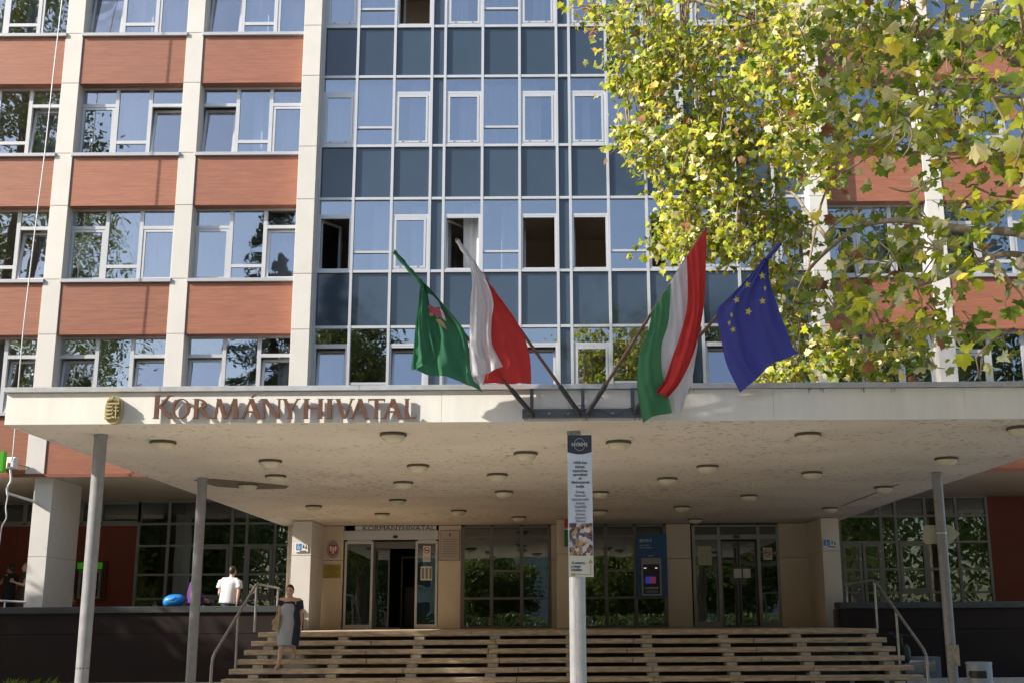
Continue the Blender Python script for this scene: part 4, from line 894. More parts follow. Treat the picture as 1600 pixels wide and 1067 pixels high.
# tricolour plate on the middle column
tc_ = P(885, 832, 29.9); t = thing('tricolour_plate', 'narrow red, white and green plate on the middle entrance column', 'sign', tuple(tc_))
for i, (py0, py1, mt) in enumerate(((810, 824, M['red']), (824.2, 827, M['white']), (827.2, 853, M['greenp']))):
    a, b = P(882, py1, 29.9), P(893, py0, 29.9); MB().box(a.x, b.x, 29.9, 29.96, a.z, b.z).build('band', mt, t)

# cash machine right
am = thing('cash_machine', 'cash machine set in a tall blue panel between entrance doors', 'cash machine', tuple(P(1018, 930, YD-0.12)))
YM = YD-0.12
a, b = P(995.5, 932, YM), P(1041, 834, YM); MB().bbox(a.x, b.x, YM, YM+0.10, a.z, b.z, 0.006).build('blue_panel', M['blue'], am)
text('lettering', 'ERSTE', 0.095, (a.x+0.10, YM-0.002, P(1000, 846, YM).z), M['ink_white'], am, align='LEFT', sx=0.95, bold=0.002)
ez = P(1000, 846, YM).z; MB().box(a.x+0.36, a.x+0.42, YM-0.003, YM-0.0005, ez+0.042, ez+0.058).box(a.x+0.36, a.x+0.42, YM-0.003, YM-0.0005, ez+0.012, ez+0.028).ell((a.x+0.39, YM-0.002, ez+0.09), (0.012, 0.002, 0.012), 8).build('logo_mark', M['ink_white'], am)
text('lettering', 'Nagy összegű', 0.050, (a.x+0.10, YM-0.002, P(1000, 852, YM).z), M['ink_white'], am, align='LEFT', sx=0.9)
text('lettering', 'készpénzbefizetés is', 0.050, (a.x+0.10, YM-0.002, P(1000, 855.8, YM).z), M['ink_white'], am, align='LEFT', sx=0.9)
text('lettering', 'ATM', 0.06, ((a.x+b.x)/2-0.03, YM-0.002, P(1018, 869, YM).z), M['ink_white'], am)
a, b = P(1003, 930, YM), P(1032.5, 871, YM)
bars(a.x, b.x, a.z, b.z, YM-0.05, w=0.045, d=0.049).box(a.x+0.046, b.x-0.046, YM-0.04, YM-0.004, b.z-0.16, b.z-0.046).build('housing', M['alu_mid'], am)
MB().box(a.x+0.046, b.x-0.046, YM-0.012, YM-0.003, a.z+0.046, b.z-0.161).build('recess', M['black'], am)
for dx in (0.07, W_*0+0.36): MB().box(a.x+dx, a.x+dx+0.06, YM-0.03, YM-0.013, b.z-0.27, b.z-0.25).build('spot_light', M['led'], am)
sa, sb = P(1008.5, 911, YM), P(1024.5, 900, YM)
MB().box(sa.x, sb.x, YM-0.02, YM-0.013, sa.z, sb.z).build('screen', M['screen'], am)
MB().box(sa.x+0.12, sb.x-0.01, YM-0.023, YM-0.0205, sa.z+0.02, sb.z-0.03).build('screen_image', M['screen_red'], am)
MB().box(a.x+0.08, b.x-0.08, YM-0.05, YM-0.014, a.z+0.17, a.z+0.22).build('keypad', M['alu_mid'], am)
MB().box(a.x+0.1, b.x-0.1, YM-0.035, YM-0.014, a.z+0.07, a.z+0.14).build('cash_slot', M['cabinet'], am)
# cash machine left on the red wall
YN = YB-0.10
a, b = P(113, 937, YN), P(167.5, 876, YN)
an = thing('cash_machine', 'cash machine with a lit green header on the dark red wall', 'cash machine', ((a.x+b.x)/2, YN, a.z))
MB().box(a.x, b.x, YN, YN+0.09, a.z, b.z).build('niche_frame', principled('dark_oxblood', (0.09, 0.015, 0.01), 0.5), an)
p, q = P(122.5, 888.5, YN), P(160.5, 878, YN); MB().box(p.x, q.x, YN-0.1, YN-0.002, p.z, q.z).build('lit_header', M['lime'], an)
text('lettering', 'atm', 0.13, (p.x+0.42, YN-0.103, p.z+0.05), M['ink_white'], an)
p, q = P(121, 935, YN), P(159.5, 889, YN); bars(p.x, q.x, p.z, q.z-0.02, YN-0.06, w=0.07, d=0.055).box(p.x+0.071, q.x-0.071, YN-0.02, YN-0.003, p.z+0.071, q.z-0.092, 1).box(p.x+0.12, q.x-0.12, YN-0.05, YN-0.021, p.z+0.3, p.z+0.36).box(p.x+0.12, q.x-0.12, YN-0.05, YN-0.021, p.z+0.55, p.z+0.58).build('housing', [M['alu_mid'], M['black']], an)

# ================================================================== LEFT EDGE FITTINGS
gs = thing('green_sign', 'bright green box sign cut by the left edge of the photo', 'sign', tuple(P(0, 720, 29.3)))
a, b = P(-26, 737, 29.3), P(8.5, 705, 29.3); MB().bbox(a.x, b.x, 29.25, 29.42, a.z, b.z, 0.01).build('lightbox', M['lime'], gs); MB().box(a.x+0.1, b.x-0.1, 29.42, 29.66, (a.z+b.z)/2-0.03, (a.z+b.z)/2+0.03).build('bracket', M['alu_mid'], gs)
cm = thing('cable_box', 'small white junction box and hook with tape on the facade corner at far left', 'junction box', tuple(P(18, 722, 28.75)))
c = P(18.5, 722, 28.7); MB().bbox(c.x-0.11, c.x+0.11, 28.62, 28.80, c.z-0.15, c.z+0.13, 0.04).build('box', M['white'], cm)
MB().box(c.x-0.07, c.x+0.0, 28.615, 28.619, c.z-0.11, c.z-0.02).build('sticker', M['letter'], cm); MB().tube([(c.x, 28.8, c.z), (c.x, 29.7, c.z)], 0.02, 8).build('arm', M['alu_mid'], cm)
cb = thing('hanging_cable', 'long thin pale cable hanging down the facade at the left', 'cable', tuple(P(19, 735, 28.55)))
pts = [P(97, 0, 28.55) + (P(97, 0, 28.55)-P(70, 240, 28.55))*0.9, P(97, 0, 28.55), P(83, 120, 28.55), P(70, 240, 28.55), P(56, 350, 28.55), P(44, 450, 28.55), P(36, 520, 28.55), P(29, 600, 28.55), P(21, 700, 28.55), P(18, 720, 28.6)]
pts = dense(pts, 4); MB().tube(pts, 0.016, 6).build('cable', M['white'], cb)
pts = dense([P(16, 733, 28.6), P(17, 750, 28.6), P(11, 762, 28.55), P(12, 775, 28.55), P(9, 792, 28.55), P(10, 808, 28.55), P(3, 822, 28.6), P(0, 842, 28.7), P(-8, 900, 28.7)], 4); MB().tube(pts, [0.028 if i < 12 else 0.016 for i in range(len(pts))], 6).build('cable_tail', M['white'], cb)
tb = thing('white_conduit', 'short white tube sticking out from the left column', 'pipe', tuple(P(55, 783, 29.6))); MB().tube([P(11, 770, 28.9), P(54, 783, 29.6)], 0.032, 8).build('tube', M['white'], tb); MB().tube([P(54, 783, 29.6), P(55, 783.5, 29.9)], 0.045, 8).build('cap', M['white'], tb)
lr = thing('terrace_rail', 'thin white metal rail above the wall at the far left', 'railing', tuple(P(20, 938, 29.6))); MB().tube([P(-20, 937, 29.7), P(41, 940, 29.7)], 0.028, 8).build('rail', M['steel_lt'], lr); q = P(8, 938, 29.7); MB().tube([(q.x, 29.7, ZL), (q.x, 29.7, q.z)], 0.02, 8).build('post', M['steel_lt'], lr)

# ================================================================== BIN, SCOOTER, CABINET, PLANTS
YBn = 22.4
c = P(1529.5, 1040, YBn); bn = thing('litter_bin', 'round pale blue grey litter bin with a dark slot at lower right', 'bin', (c.x, YBn, 0.06)); r = 0.225; zt = P(1530, 1036, YBn).z
MB().tube([(c.x, YBn, 0.06), (c.x, YBn, zt)], r, 28, cap=False).build('drum', M['seat'], bn)
MB().tube([(c.x, YBn, zt-0.005), (c.x, YBn, zt+0.03)], [r+0.012, r+0.006], 28).build('lid', M['seat'], bn); MB().tube([(c.x, YBn, 0), (c.x, YBn, 0.06)], 0.16, 16).build('foot', M['black'], bn)
sl_ = []
for i in range(9):
    a_ = math.radians(-165+i*11); sl_.append((c.x+(r+0.003)*math.cos(a_), YBn+(r+0.003)*math.sin(a_)))
vs = [(x, y, zt-0.12) for x, y in sl_] + [(x, y, zt-0.25) for x, y in sl_]; vs[0] = (vs[0][0], vs[0][1], zt-0.15); vs[9] = (vs[9][0], vs[9][1], zt-0.19)
MB().add(vs, [(i, i+1, 10+i, 9+i) for i in range(8)]).build('slot', M['black'], bn)
YX = 24.6
sc0 = P(1413, 1030, YX); es = thing('electric_scooter', 'black scooter handlebar with a dark green bag parked beside the stairs', 'scooter', (sc0.x, YX, 0)); x_ = sc0.x; zh = P(1413, 992, YX).z
MB().tube([(x_, YX, 0.16), (x_-0.0, YX+0.12, zh)], 0.026, 10).build('stem', M['black'], es)
MB().tube(dense([Vector((x_-0.26, YX+0.08, zh+0.05)), Vector((x_-0.12, YX+0.12, zh+0.01)), Vector((x_+0.10, YX+0.12, zh)), Vector((x_+0.26, YX+0.06, zh-0.03))], 4), 0.018, 8).build('handlebar', M['black'], es)
MB().ell((x_+0.06, YX+0.02, zh-0.36), (0.085, 0.09, 0.19), 14).build('bag', M['bottle_green'], es)
MB().box(x_-0.07, x_+0.07, YX+0.0, YX+0.95, 0.10, 0.16).build('deck', M['black'], es)
for yy in (-0.05, 1.0):
    w_ = MB(); w_.tube([(x_-0.03, YX+yy, 0.11), (x_+0.03, YX+yy, 0.11)], 0.11, 18); w_.build('wheel', M['black'], es)
MB().box(x_-0.15, x_-0.02, YX+0.05, YX+0.09, zh-0.05, zh+0.03).build('brake_lever', M['black'], es)
YK = 28.0
a, b = P(1418, 1064, YK), P(1476, 1026, YK); cbn = thing('grey_cabinet', 'low grey blue glazed hatch against the terrace wall behind the handrail', 'hatch', ((a.x+b.x)/2, YK, 0))
MB().bbox(a.x, b.x, YK+0.3, YK+0.94, 0.0, b.z, 0.02).build('case', M['cabinet'], cbn); MB().box(a.x+0.08, b.x-0.12, YK+0.285, YK+0.298, b.z-0.35, b.z-0.08).build('window', M['glass_dark'], cbn); MB().box(b.x-0.45, b.x-0.15, YK+0.27, YK+0.284, b.z-0.22, b.z-0.17).build('label_strip', M['gold'], cbn)

def tuft(x, y, label, n=60, h=0.38):
    t = thing('leafy_plant', label, 'plant', (x, y, 0), group='low plants at the foot of the terrace wall'); mb = MB()
    for i in range(n):
        a = random.uniform(0, 2*math.pi); r = random.uniform(0, 0.25); p0 = Vector((x+r*math.cos(a), y+r*math.sin(a), random.uniform(0, 0.15))); d = Vector((math.cos(a)*0.5, math.sin(a)*0.5, 1)).normalized(); L = random.uniform(0.5, 1)*h
        s_ = d.cross(Vector((random.uniform(-1, 1), random.uniform(-1, 1), 0.2))).normalized()*0.03
        mb.add([p0-s_*0.3, p0+s_*0.3, p0+d*L*0.55+s_, p0+d*L+Vector((math.cos(a), math.sin(a), -0.2))*0.05, p0+d*L*0.55-s_], [(0, 1, 2, 3, 4)])
    mb.build('leaves', LEAF[0], t); MB().tube([(x, y, 0), (x, y, 0.2)], 0.012, 5).build('stem', M['twig'], t)
for i, px in enumerate((8, 34, 62)): 
    c = P(px, 1060, 26.0); tuft(c.x, 26.0, ['low leafy plant at the extreme left bottom corner', 'low leafy plant between two others at the left bottom', 'low leafy plant nearest the first column at the left bottom'][i], h=0.40)

# ================================================================== PEOPLE
def person(label, loc, rz, J, skin, hairm, hairstyle, clothes, fine=0.016, scale=1.0, extra=None):
    """J: joints in local metres, the person looks along -y; clothes: list of (name, material, [(joint chain), radii])"""
    t = thing('person', label, 'person', loc, rz); t.scale = (scale,)*3
    def rem(mb, name, mats, vox, parent):
        me = mb.mesh(name, mats); o = bpy.data.objects.new(name, me); C.objects.link(o)
        bake(o, [('REMESH', dict(mode='VOXEL', voxel_size=vox, use_smooth_shade=True)), ('SMOOTH', dict(factor=0.5, iterations=3))])
        o.data.name = name; o.parent = parent; return o
    mb = MB(); h = Vector(J['head']); nk = Vector(J['neck']); pv = Vector(J['pelvis'])
    mb.tube([nk+Vector((0, 0, -0.05)), h-Vector((0, 0, 0.06))], [0.058, 0.05], 10)
    mb.ell(h, (0.074, 0.092, 0.112), 14); mb.ell(h+Vector((0, -0.03, -0.06)), (0.052, 0.062, 0.055), 10)
    mb.ell(h+Vector((0, -0.098, -0.02)), (0.012, 0.018, 0.022), 8)
    for s_ in (-1, 1): mb.ell(h+Vector((s_*0.078, 0.005, -0.01)), (0.012, 0.02, 0.03), 8)
    ch = nk.lerp(pv, 0.30); wa = nk.lerp(pv, 0.68)
    mb.tube([nk+Vector((0, 0, 0.0)), nk.lerp(ch, 0.35), ch, wa, pv, pv-Vector((0, 0, 0.08))], [(0.05, 0.05), (0.13, 0.075), (0.155, 0.105), (0.125, 0.09), (0.155, 0.105), (0.13, 0.09)], 14)
    for s_ in ('l', 'r'):
        sh, el, ha, hp, kn, an_, to = [Vector(J[s_+q]) for q in ('sh', 'el', 'ha', 'hp', 'kn', 'an', 'to')]
        mb.tube([nk.lerp(sh, 0.2)-Vector((0, 0, 0.02)), sh, sh.lerp(el, 0.5), el, el.lerp(ha, 0.4), ha], [0.05, 0.052, 0.045, 0.036, 0.036, 0.025], 10)
        mb.ell(sh, (0.055, 0.052, 0.052), 8); mb.ell(el, (0.037,)*3, 8)
        d = (ha-el).normalized(); mb.ell(ha+d*0.04, (0.034, 0.022, 0.045), 8)
        mb.tube([hp, hp.lerp(kn, 0.5), kn, kn.lerp(an_, 0.35), an_], [0.088, 0.075, 0.052, 0.054, 0.034], 12); mb.ell(kn, (0.052,)*3, 8)
        mb.tube([an_+Vector((0, 0.03, -0.03)), an_.lerp(to, 0.5)-Vector((0, 0, 0.01)), to], [0.035, 0.036, 0.026], 8)
    body = rem(mb, 'body', skin, fine, t)
    # face details and fingers
    fm = MB()
    for s_ in (-1, 1): fm.ell(h+Vector((s_*0.03, -0.083, 0.008)), (0.012, 0.008, 0.007), 8, 1)
    fm.ell(h+Vector((0, -0.088, -0.062)), (0.022, 0.008, 0.008), 8, 0)
    fm.build('face_details', [M['lips'], M['ink']], None).parent = t
    fg = MB()
    for s_ in ('l', 'r'):
        el, ha = Vector(J[s_+'el']), Vector(J[s_+'ha']); d = (ha-el).normalized(); sd = d.cross(Vector((1, 0.2, 0))).normalized()
        for i in range(4): p = ha + d*0.07 + sd*(i-1.5)*0.017; L = (0.055, 0.068, 0.072, 0.058)[i]; fg.tube([p, p+d*L*0.55+Vector((0, 0.008, 0)), p+d*L+Vector((0, 0.022, 0))], [0.0095, 0.009, 0.007], 6)
        p = ha+d*0.03+sd*0.030; fg.tube([p, p+sd*0.022+d*0.025, p+sd*0.026+d*0.05], [0.011, 0.010, 0.008], 6)
    fo = fg.build('fingers', skin, None); fo.parent = t
    # hair
    hb = MB(); hb.ell(h+Vector((0, 0.018, 0.022)), (0.083, 0.098, 0.108), 14)
    if hairstyle == 'bun': hb.ell(h+Vector((0, 0.10, 0.06)), (0.045, 0.045, 0.045), 10)
    if hairstyle == 'long': hb.tube([h+Vector((0, 0.05, 0.02)), h+Vector((0, 0.08, -0.12)), h+Vector((0, 0.09, -0.32))], [(0.08, 0.06), (0.085, 0.05), (0.05, 0.03)], 10)
    vs = [Vector(v) for v in hb.v]; hb.v = [tuple(v if not (v.y < h.y-0.045 and v.z < h.z+0.055) else Vector((v.x*0.9+h.x*0.1, h.y-0.04, v.z))) for v in vs]
    ho = hb.build('hair', hairm, None); ho.parent = t
    for name, mat, chains in clothes:
        cm_ = MB()
        for ch_, rad in chains:
            pts = [Vector(J[c]) if isinstance(c, str) else Vector(c) for c in ch_]
            cm_.tube(pts, rad, 16)
        rem(cm_, name, mat, fine, t)
    return t
base = dict(head=(0, -0.02, 1.56), neck=(0, 0, 1.43), pelvis=(0, 0, 0.95), lsh=(-0.175, 0, 1.38), lel=(-0.21, 0.02, 1.10), lha=(-0.22, -0.06, 0.86), rsh=(0.175, 0, 1.38), rel=(0.21, 0.02, 1.10), rha=(0.22, -0.06, 0.86),
            lhp=(-0.085, 0, 0.92), lkn=(-0.095, -0.01, 0.50), lan=(-0.10, 0.02, 0.09), lto=(-0.11, -0.15, 0.03), rhp=(0.085, 0, 0.92), rkn=(0.095, -0.01, 0.50), ran=(0.10, 0.02, 0.09), rto=(0.11, -0.15, 0.03))
# woman walking down the stairs (in the middle of a step; her right hand holds the bag)
J = dict(base); zk = ZL-RISE*4
J.update(head=(0.0, -0.07, 1.475), neck=(0.01, -0.02, 1.345), pelvis=(0.0, 0, 0.90), lsh=(-0.165, -0.01, 1.30), lel=(-0.20, 0.03, 1.03), lha=(-0.25, -0.17, 0.91), rsh=(0.18, 0, 1.29), rel=(0.225, 0.04, 1.02), rha=(0.235, -0.03, 0.80),
         lhp=(-0.08, -0.02, 0.87), lkn=(-0.10, -0.14, 0.47), lan=(-0.13, -0.20, 0.09), lto=(-0.17, -0.33, 0.015), rhp=(0.08, 0.0, 0.87), rkn=(0.085, -0.02, 0.58), ran=(0.09, 0.16, 0.27), rto=(0.11, 0.02, 0.20))
wx = P(452, 960, 23.92).x
TR = [('neck', (0.0, 0, 1.18), (0.0, 0.0, 1.05), (0.0, 0.0, 0.88), (0.0, -0.02, 0.70), (-0.005, -0.05, 0.46)), [(0.07, 0.07), (0.175, 0.125), (0.145, 0.108), (0.19, 0.135), (0.185, 0.135), (0.165, 0.12)]]
wm = person('woman in a grey and navy dress walking down the stairs with a bag', (wx, 23.95, zk), 0, J, M['skin'], M['hair_dark'], 'bun',
    [('dress', M['c_grey'], [(((0, -0.015, 1.24), (-0.005, -0.01, 1.14), (-0.01, -0.005, 1.02), (-0.02, -0.01, 0.86), (-0.03, -0.06, 0.66), (-0.035, -0.10, 0.42)), [(0.13, 0.11), (0.178, 0.145), (0.150, 0.125), (0.200, 0.155), (0.190, 0.170), (0.165, 0.165)])]),
     ('navy_bodice', M['c_navy'], [(((-0.01, -0.003, 1.275), (0, -0.003, 1.17)), [(0.150, 0.105), (0.168, 0.130)]), (('rsh', (0.21, 0.02, 1.12)), [0.075, 0.066]), (('lsh', (-0.187, 0.0, 1.20)), [0.068, 0.062]),
         (((0.15, -0.01, 1.20), (0.13, -0.01, 1.02), (0.17, -0.02, 0.86), (0.155, -0.05, 0.66), (0.14, -0.07, 0.44)), [(0.058, 0.125), (0.055, 0.115), (0.065, 0.14), (0.068, 0.15), (0.072, 0.15)])])], fine=0.012)
for s_, (a_, t_) in enumerate((('lan', 'lto'), ('ran', 'rto'))):
    a, b = Vector(J[a_]), Vector(J[t_]); q = MB().tube([a+Vector((0, 0.045, -0.055)), a.lerp(b, 0.5)-Vector((0, 0, 0.035)), b+Vector((0, -0.03, -0.012))], [(0.032, 0.014), (0.036, 0.012), (0.028, 0.010)], 8).build('shoe', M['bagtan'], None); q.parent = wm
bg_ = thing('handbag', 'pale tan handbag hanging at the hip of the woman on the stairs', 'bag', (wx-0.22, 23.80, zk+0.86))
MB().prism([(wx-0.30, zk+0.74), (wx-0.17, zk+0.70), (wx-0.15, zk+1.02), (wx-0.22, zk+1.00)], 23.76, 23.92).build('pouch', M['bagtan'], bg_)
MB().tube(dense([Vector((wx-0.24, 23.84, zk+1.0)), Vector((wx-0.19, 23.9, zk+1.22)), Vector((wx-0.15, 23.95, zk+1.36)), Vector((wx-0.14, 23.98, zk+1.2)), Vector((wx-0.16, 23.88, zk+1.0))], 3), 0.009, 6).build('strap', M['bagtan'], bg_)
# people sitting on the wall
def sitting(lean=0.0, turn=0):
    s_ = dict(base); s_.update(head=(0.04+lean, -0.10, 0.77), neck=(0.02+lean, -0.06, 0.62), pelvis=(-0.02, 0.0, 0.10), lsh=(-0.17+lean, -0.05, 0.56), lel=(-0.22, -0.02, 0.28), lha=(-0.20, -0.22, 0.14), rsh=(0.19+lean, -0.05, 0.55), rel=(0.23, 0.03, 0.29), rha=(0.21, 0.04, 0.07),
        lhp=(-0.09, -0.02, 0.09), lkn=(-0.11, -0.42, 0.08), lan=(-0.11, -0.46, -0.36), lto=(-0.11, -0.60, -0.42), rhp=(0.09, -0.02, 0.09), rkn=(0.11, -0.42, 0.08), ran=(0.12, -0.46, -0.36), rto=(0.12, -0.60, -0.42)); return s_
def mirror(J):
    o = {}
    for k, v in J.items():
        kk = ('r'+k[1:] if k[0] == 'l' and len(k) == 3 else 'l'+k[1:] if k[0] == 'r' and len(k) == 3 else k); o[kk] = (-v[0], v[1], v[2])
    return o
J2 = mirror(sitting(0.0)); p = P(357, 930, 29.22)
person('man in a white T-shirt sitting on the terrace wall with his back turned', (p.x, 29.22, 1.955), math.pi, J2, M['skin'], M['hair_dark'], 'short',
    [('t_shirt', M['c_white'], [((((-0.02, -0.06, 0.635)), (-0.02, -0.055, 0.575), (-0.02, -0.04, 0.50), (-0.0, -0.02, 0.30), (0.02, 0.0, 0.04)), [(0.07, 0.06), (0.165, 0.09), (0.205, 0.125), (0.185, 0.13), (0.20, 0.14)]), (('lsh', 'rsh'), [0.075, 0.075]), (('lsh', (-0.235, -0.01, 0.38)), [0.085, 0.085]), (('rsh', (0.225, -0.03, 0.38)), [0.085, 0.085])]),
     ('trousers', M['c_denim'], [(('lhp', 'lkn', 'lan'), [0.10, 0.075, 0.06]), (('rhp', 'rkn', 'ran'), [0.10, 0.075, 0.06]), (((0.03, 0.02, 0.10), (0.03, -0.05, 0.06)), [0.15, 0.15])])], fine=0.018, scale=1.05)
J3 = sitting(0.06); p = P(303, 930, 29.25)
person('person in a purple fleece sitting on the wall half hidden by the second column', (p.x, 29.25, 1.955), math.radians(125), J3, M['skin2'], M['hair_red'], 'long',
    [('fleece', M['c_purple'], [((((0.08, -0.06, 0.63)), (0.07, -0.055, 0.57), (0.03, -0.05, 0.48), (0, -0.02, 0.28), (-0.02, 0.0, 0.04)), [(0.07, 0.06), (0.16, 0.09), (0.20, 0.13), (0.19, 0.14), (0.20, 0.15)]), (('lsh', 'lel', (-0.205, -0.18, 0.16)), [0.08, 0.065, 0.05]), (('rsh', 'rel', (0.21, 0.04, 0.10)), [0.08, 0.065, 0.05])]),
     ('trousers', M['c_char'], [(('lhp', 'lkn', 'lan'), [0.10, 0.075, 0.06]), (('rhp', 'rkn', 'ran'), [0.10, 0.075, 0.06])])], fine=0.02)
a, b = P(254.5, 947, 29.2), P(288.5, 929, 29.2)
bb = thing('blue_bag', 'bright blue bag lying on the terrace wall beside the person in purple', 'bag', ((a.x+b.x)/2, 29.2, 1.94)); m_ = MB().ell(((a.x+b.x)/2, 29.22, 1.94+0.135), (0.265, 0.17, 0.15), 18, rot=Matrix.Rotation(0.14, 3, 'Y').inverted()); bx_ = (a.x+b.x)/2; m_.v = [(bx_+math.copysign(0.265*(abs(x-bx_)/0.27)**0.7, x-bx_), y, max(z, 1.942)) for x, y, z in m_.v]; m_.build('bag_body', M['bagblue'], bb); MB().tube([((a.x+b.x)/2+0.1, 29.06, 2.16), ((a.x+b.x)/2+0.0, 29.04, 2.1), ((a.x+b.x)/2-0.12, 29.07, 2.08)], 0.008, 6).build('drawstring', M['blue'], bb)
# standing people on the terrace, left
def stand(**k): s_ = dict(base); s_.update(k); return s_
shirt = lambda mt: ('top', mt, [(((0, 0, 1.46), (0, 0, 1.40), (0, 0, 1.34), (0, 0, 1.15), (0, 0, 0.90)), [(0.065, 0.06), (0.16, 0.08), (0.20, 0.115), (0.175, 0.12), (0.19, 0.13)]), (('lsh', 'rsh'), [0.072, 0.072]), (('lsh', (-0.20, 0.01, 1.2)), [0.075, 0.068]), (('rsh', (0.20, 0.01, 1.2)), [0.075, 0.068])])
trs = lambda mt: ('trousers', mt, [(('lhp', 'lkn', 'lan'), [0.105, 0.08, 0.065]), (('rhp', 'rkn', 'ran'), [0.105, 0.08, 0.065]), (((0, 0, 0.98), (0, 0, 0.86)), [(0.165, 0.12), (0.165, 0.12)])])
p = P(17, 900, 33.0)
person('dark haired man in black standing at the far left, reaching out his arm', (p.x, 33.0, ZL), math.radians(-100), stand(rel=(0.15, -0.22, 1.14), rha=(0.05, -0.46, 1.20)), M['skin2'], M['hair_dark'], 'short', [shirt(M['c_black']), trs(M['c_black'])], fine=0.022, scale=1.06)
p = P(41, 900, 32.6)
person('blond woman in a dark top and long charcoal skirt beside the first column', (p.x, 32.6, ZL), math.radians(-60), stand(lel=(-0.22, -0.06, 1.12), lha=(-0.05, -0.28, 1.22), rel=(0.22, -0.06, 1.12), rha=(0.06, -0.28, 1.2)), M['skin'], M['hair_blond'], 'long', [shirt(M['c_char']), ('skirt', M['c_char'], [(((0, 0, 1.02), (0, 0, 0.85), (0, 0, 0.35)), [(0.15, 0.11), (0.20, 0.15), (0.26, 0.22)])])], fine=0.022, scale=1.07)
p = P(105.5, 905, 33.5)
person('person in black mostly hidden behind the first column', (p.x, 33.5, ZL), math.radians(60), stand(), M['skin2'], M['hair_dark'], 'short', [shirt(M['c_black']), trs(M['c_black'])], fine=0.025, scale=0.98)
p = P(1127, 900, 32.7)
person('woman in a dark patterned dress just inside the right entrance door', (p.x, 32.7, ZL), 0, stand(), M['skin2'], M['hair_dark'], 'short', [('dress', M['c_pattern'], [(('neck', (0, 0, 1.34), (0, 0, 1.15), (0, 0, 0.90), (0, 0, 0.5), (0, 0, 0.25)), [(0.07, 0.07), (0.175, 0.115), (0.16, 0.12), (0.19, 0.14), (0.21, 0.17), (0.22, 0.19)]), (('lsh', 'lel'), [0.075, 0.06]), (('rsh', 'rel'), [0.075, 0.06])])], fine=0.022, scale=0.97)

# ================================================================== THE PLANE TREE
PT = thing('plane_tree', 'large plane tree with yellow green lobed leaves hanging in from the right', 'tree', (12.5, 12.0, 0))
MB().tube([(12.5, 12, 0), (12.4, 12.1, 2.0), (12.2, 12.2, 4.5), (12.0, 12.4, 7.5), (11.6, 12.8, 11), (11.5, 13, 15)], [0.55, 0.42, 0.36, 0.32, 0.24, 0.12], 16).build('trunk', M['bark'], PT)
def leaf_poly(fold=0.25):
    out = [(0, -0.04), (0.20, -0.09), (0.44, -0.06), (0.38, 0.12), (0.52, 0.20), (0.64, 0.42), (0.42, 0.42), (0.37, 0.64), (0.20, 0.62), (0, 0.95)]
    right = out[1:-1]; left = [(-x, y) for x, y in reversed(right)]; ring = [out[0]] + right + [out[-1]] + left
    c = (0, 0.28); vs = [(c[0], c[1], 0.0)] + [(x, y, -fold*abs(x) - 0.12*(y-0.3)**2) for x, y in ring]
    n = len(ring); return np.array(vs), [(0, 1+i, 1+(i+1) % n) for i in range(n)]
LV, LFc = leaf_poly(); LV2, _ = leaf_poly(0.7); LV3, _ = leaf_poly(-0.35)
def curl(V, k, w=1.0):
    V = V.copy(); V[:, 2] -= k*(V[:, 1]-0.3)**2*np.sign(V[:, 1]-0.3); V[:, 0] *= w; V[:, 2] += 0.08*np.sin(V[:, 0]*9+V[:, 1]*5); return V
LVs = [LV, curl(LV2, 0.5), LV3, curl(LV, 0.9, 0.85), curl(LV2, -0.6, 0.7), curl(LV3, 0.7, 1.12)]
rng = random.Random(11)
def rrot():
    nrm = Vector((rng.gauss(-0.45, 0.6), rng.gauss(-0.5, 0.6), rng.gauss(0.55, 0.45))).normalized()    # blades turn towards the light
    tip = Vector((rng.gauss(0, 0.5), rng.gauss(0, 0.5), -1 if rng.random() < 0.6 else rng.gauss(0, 0.8)))
    tip = (tip - nrm*tip.dot(nrm)).normalized(); sd_ = tip.cross(nrm)
    return Matrix((sd_, tip, nrm)).transposed().to_quaternion()
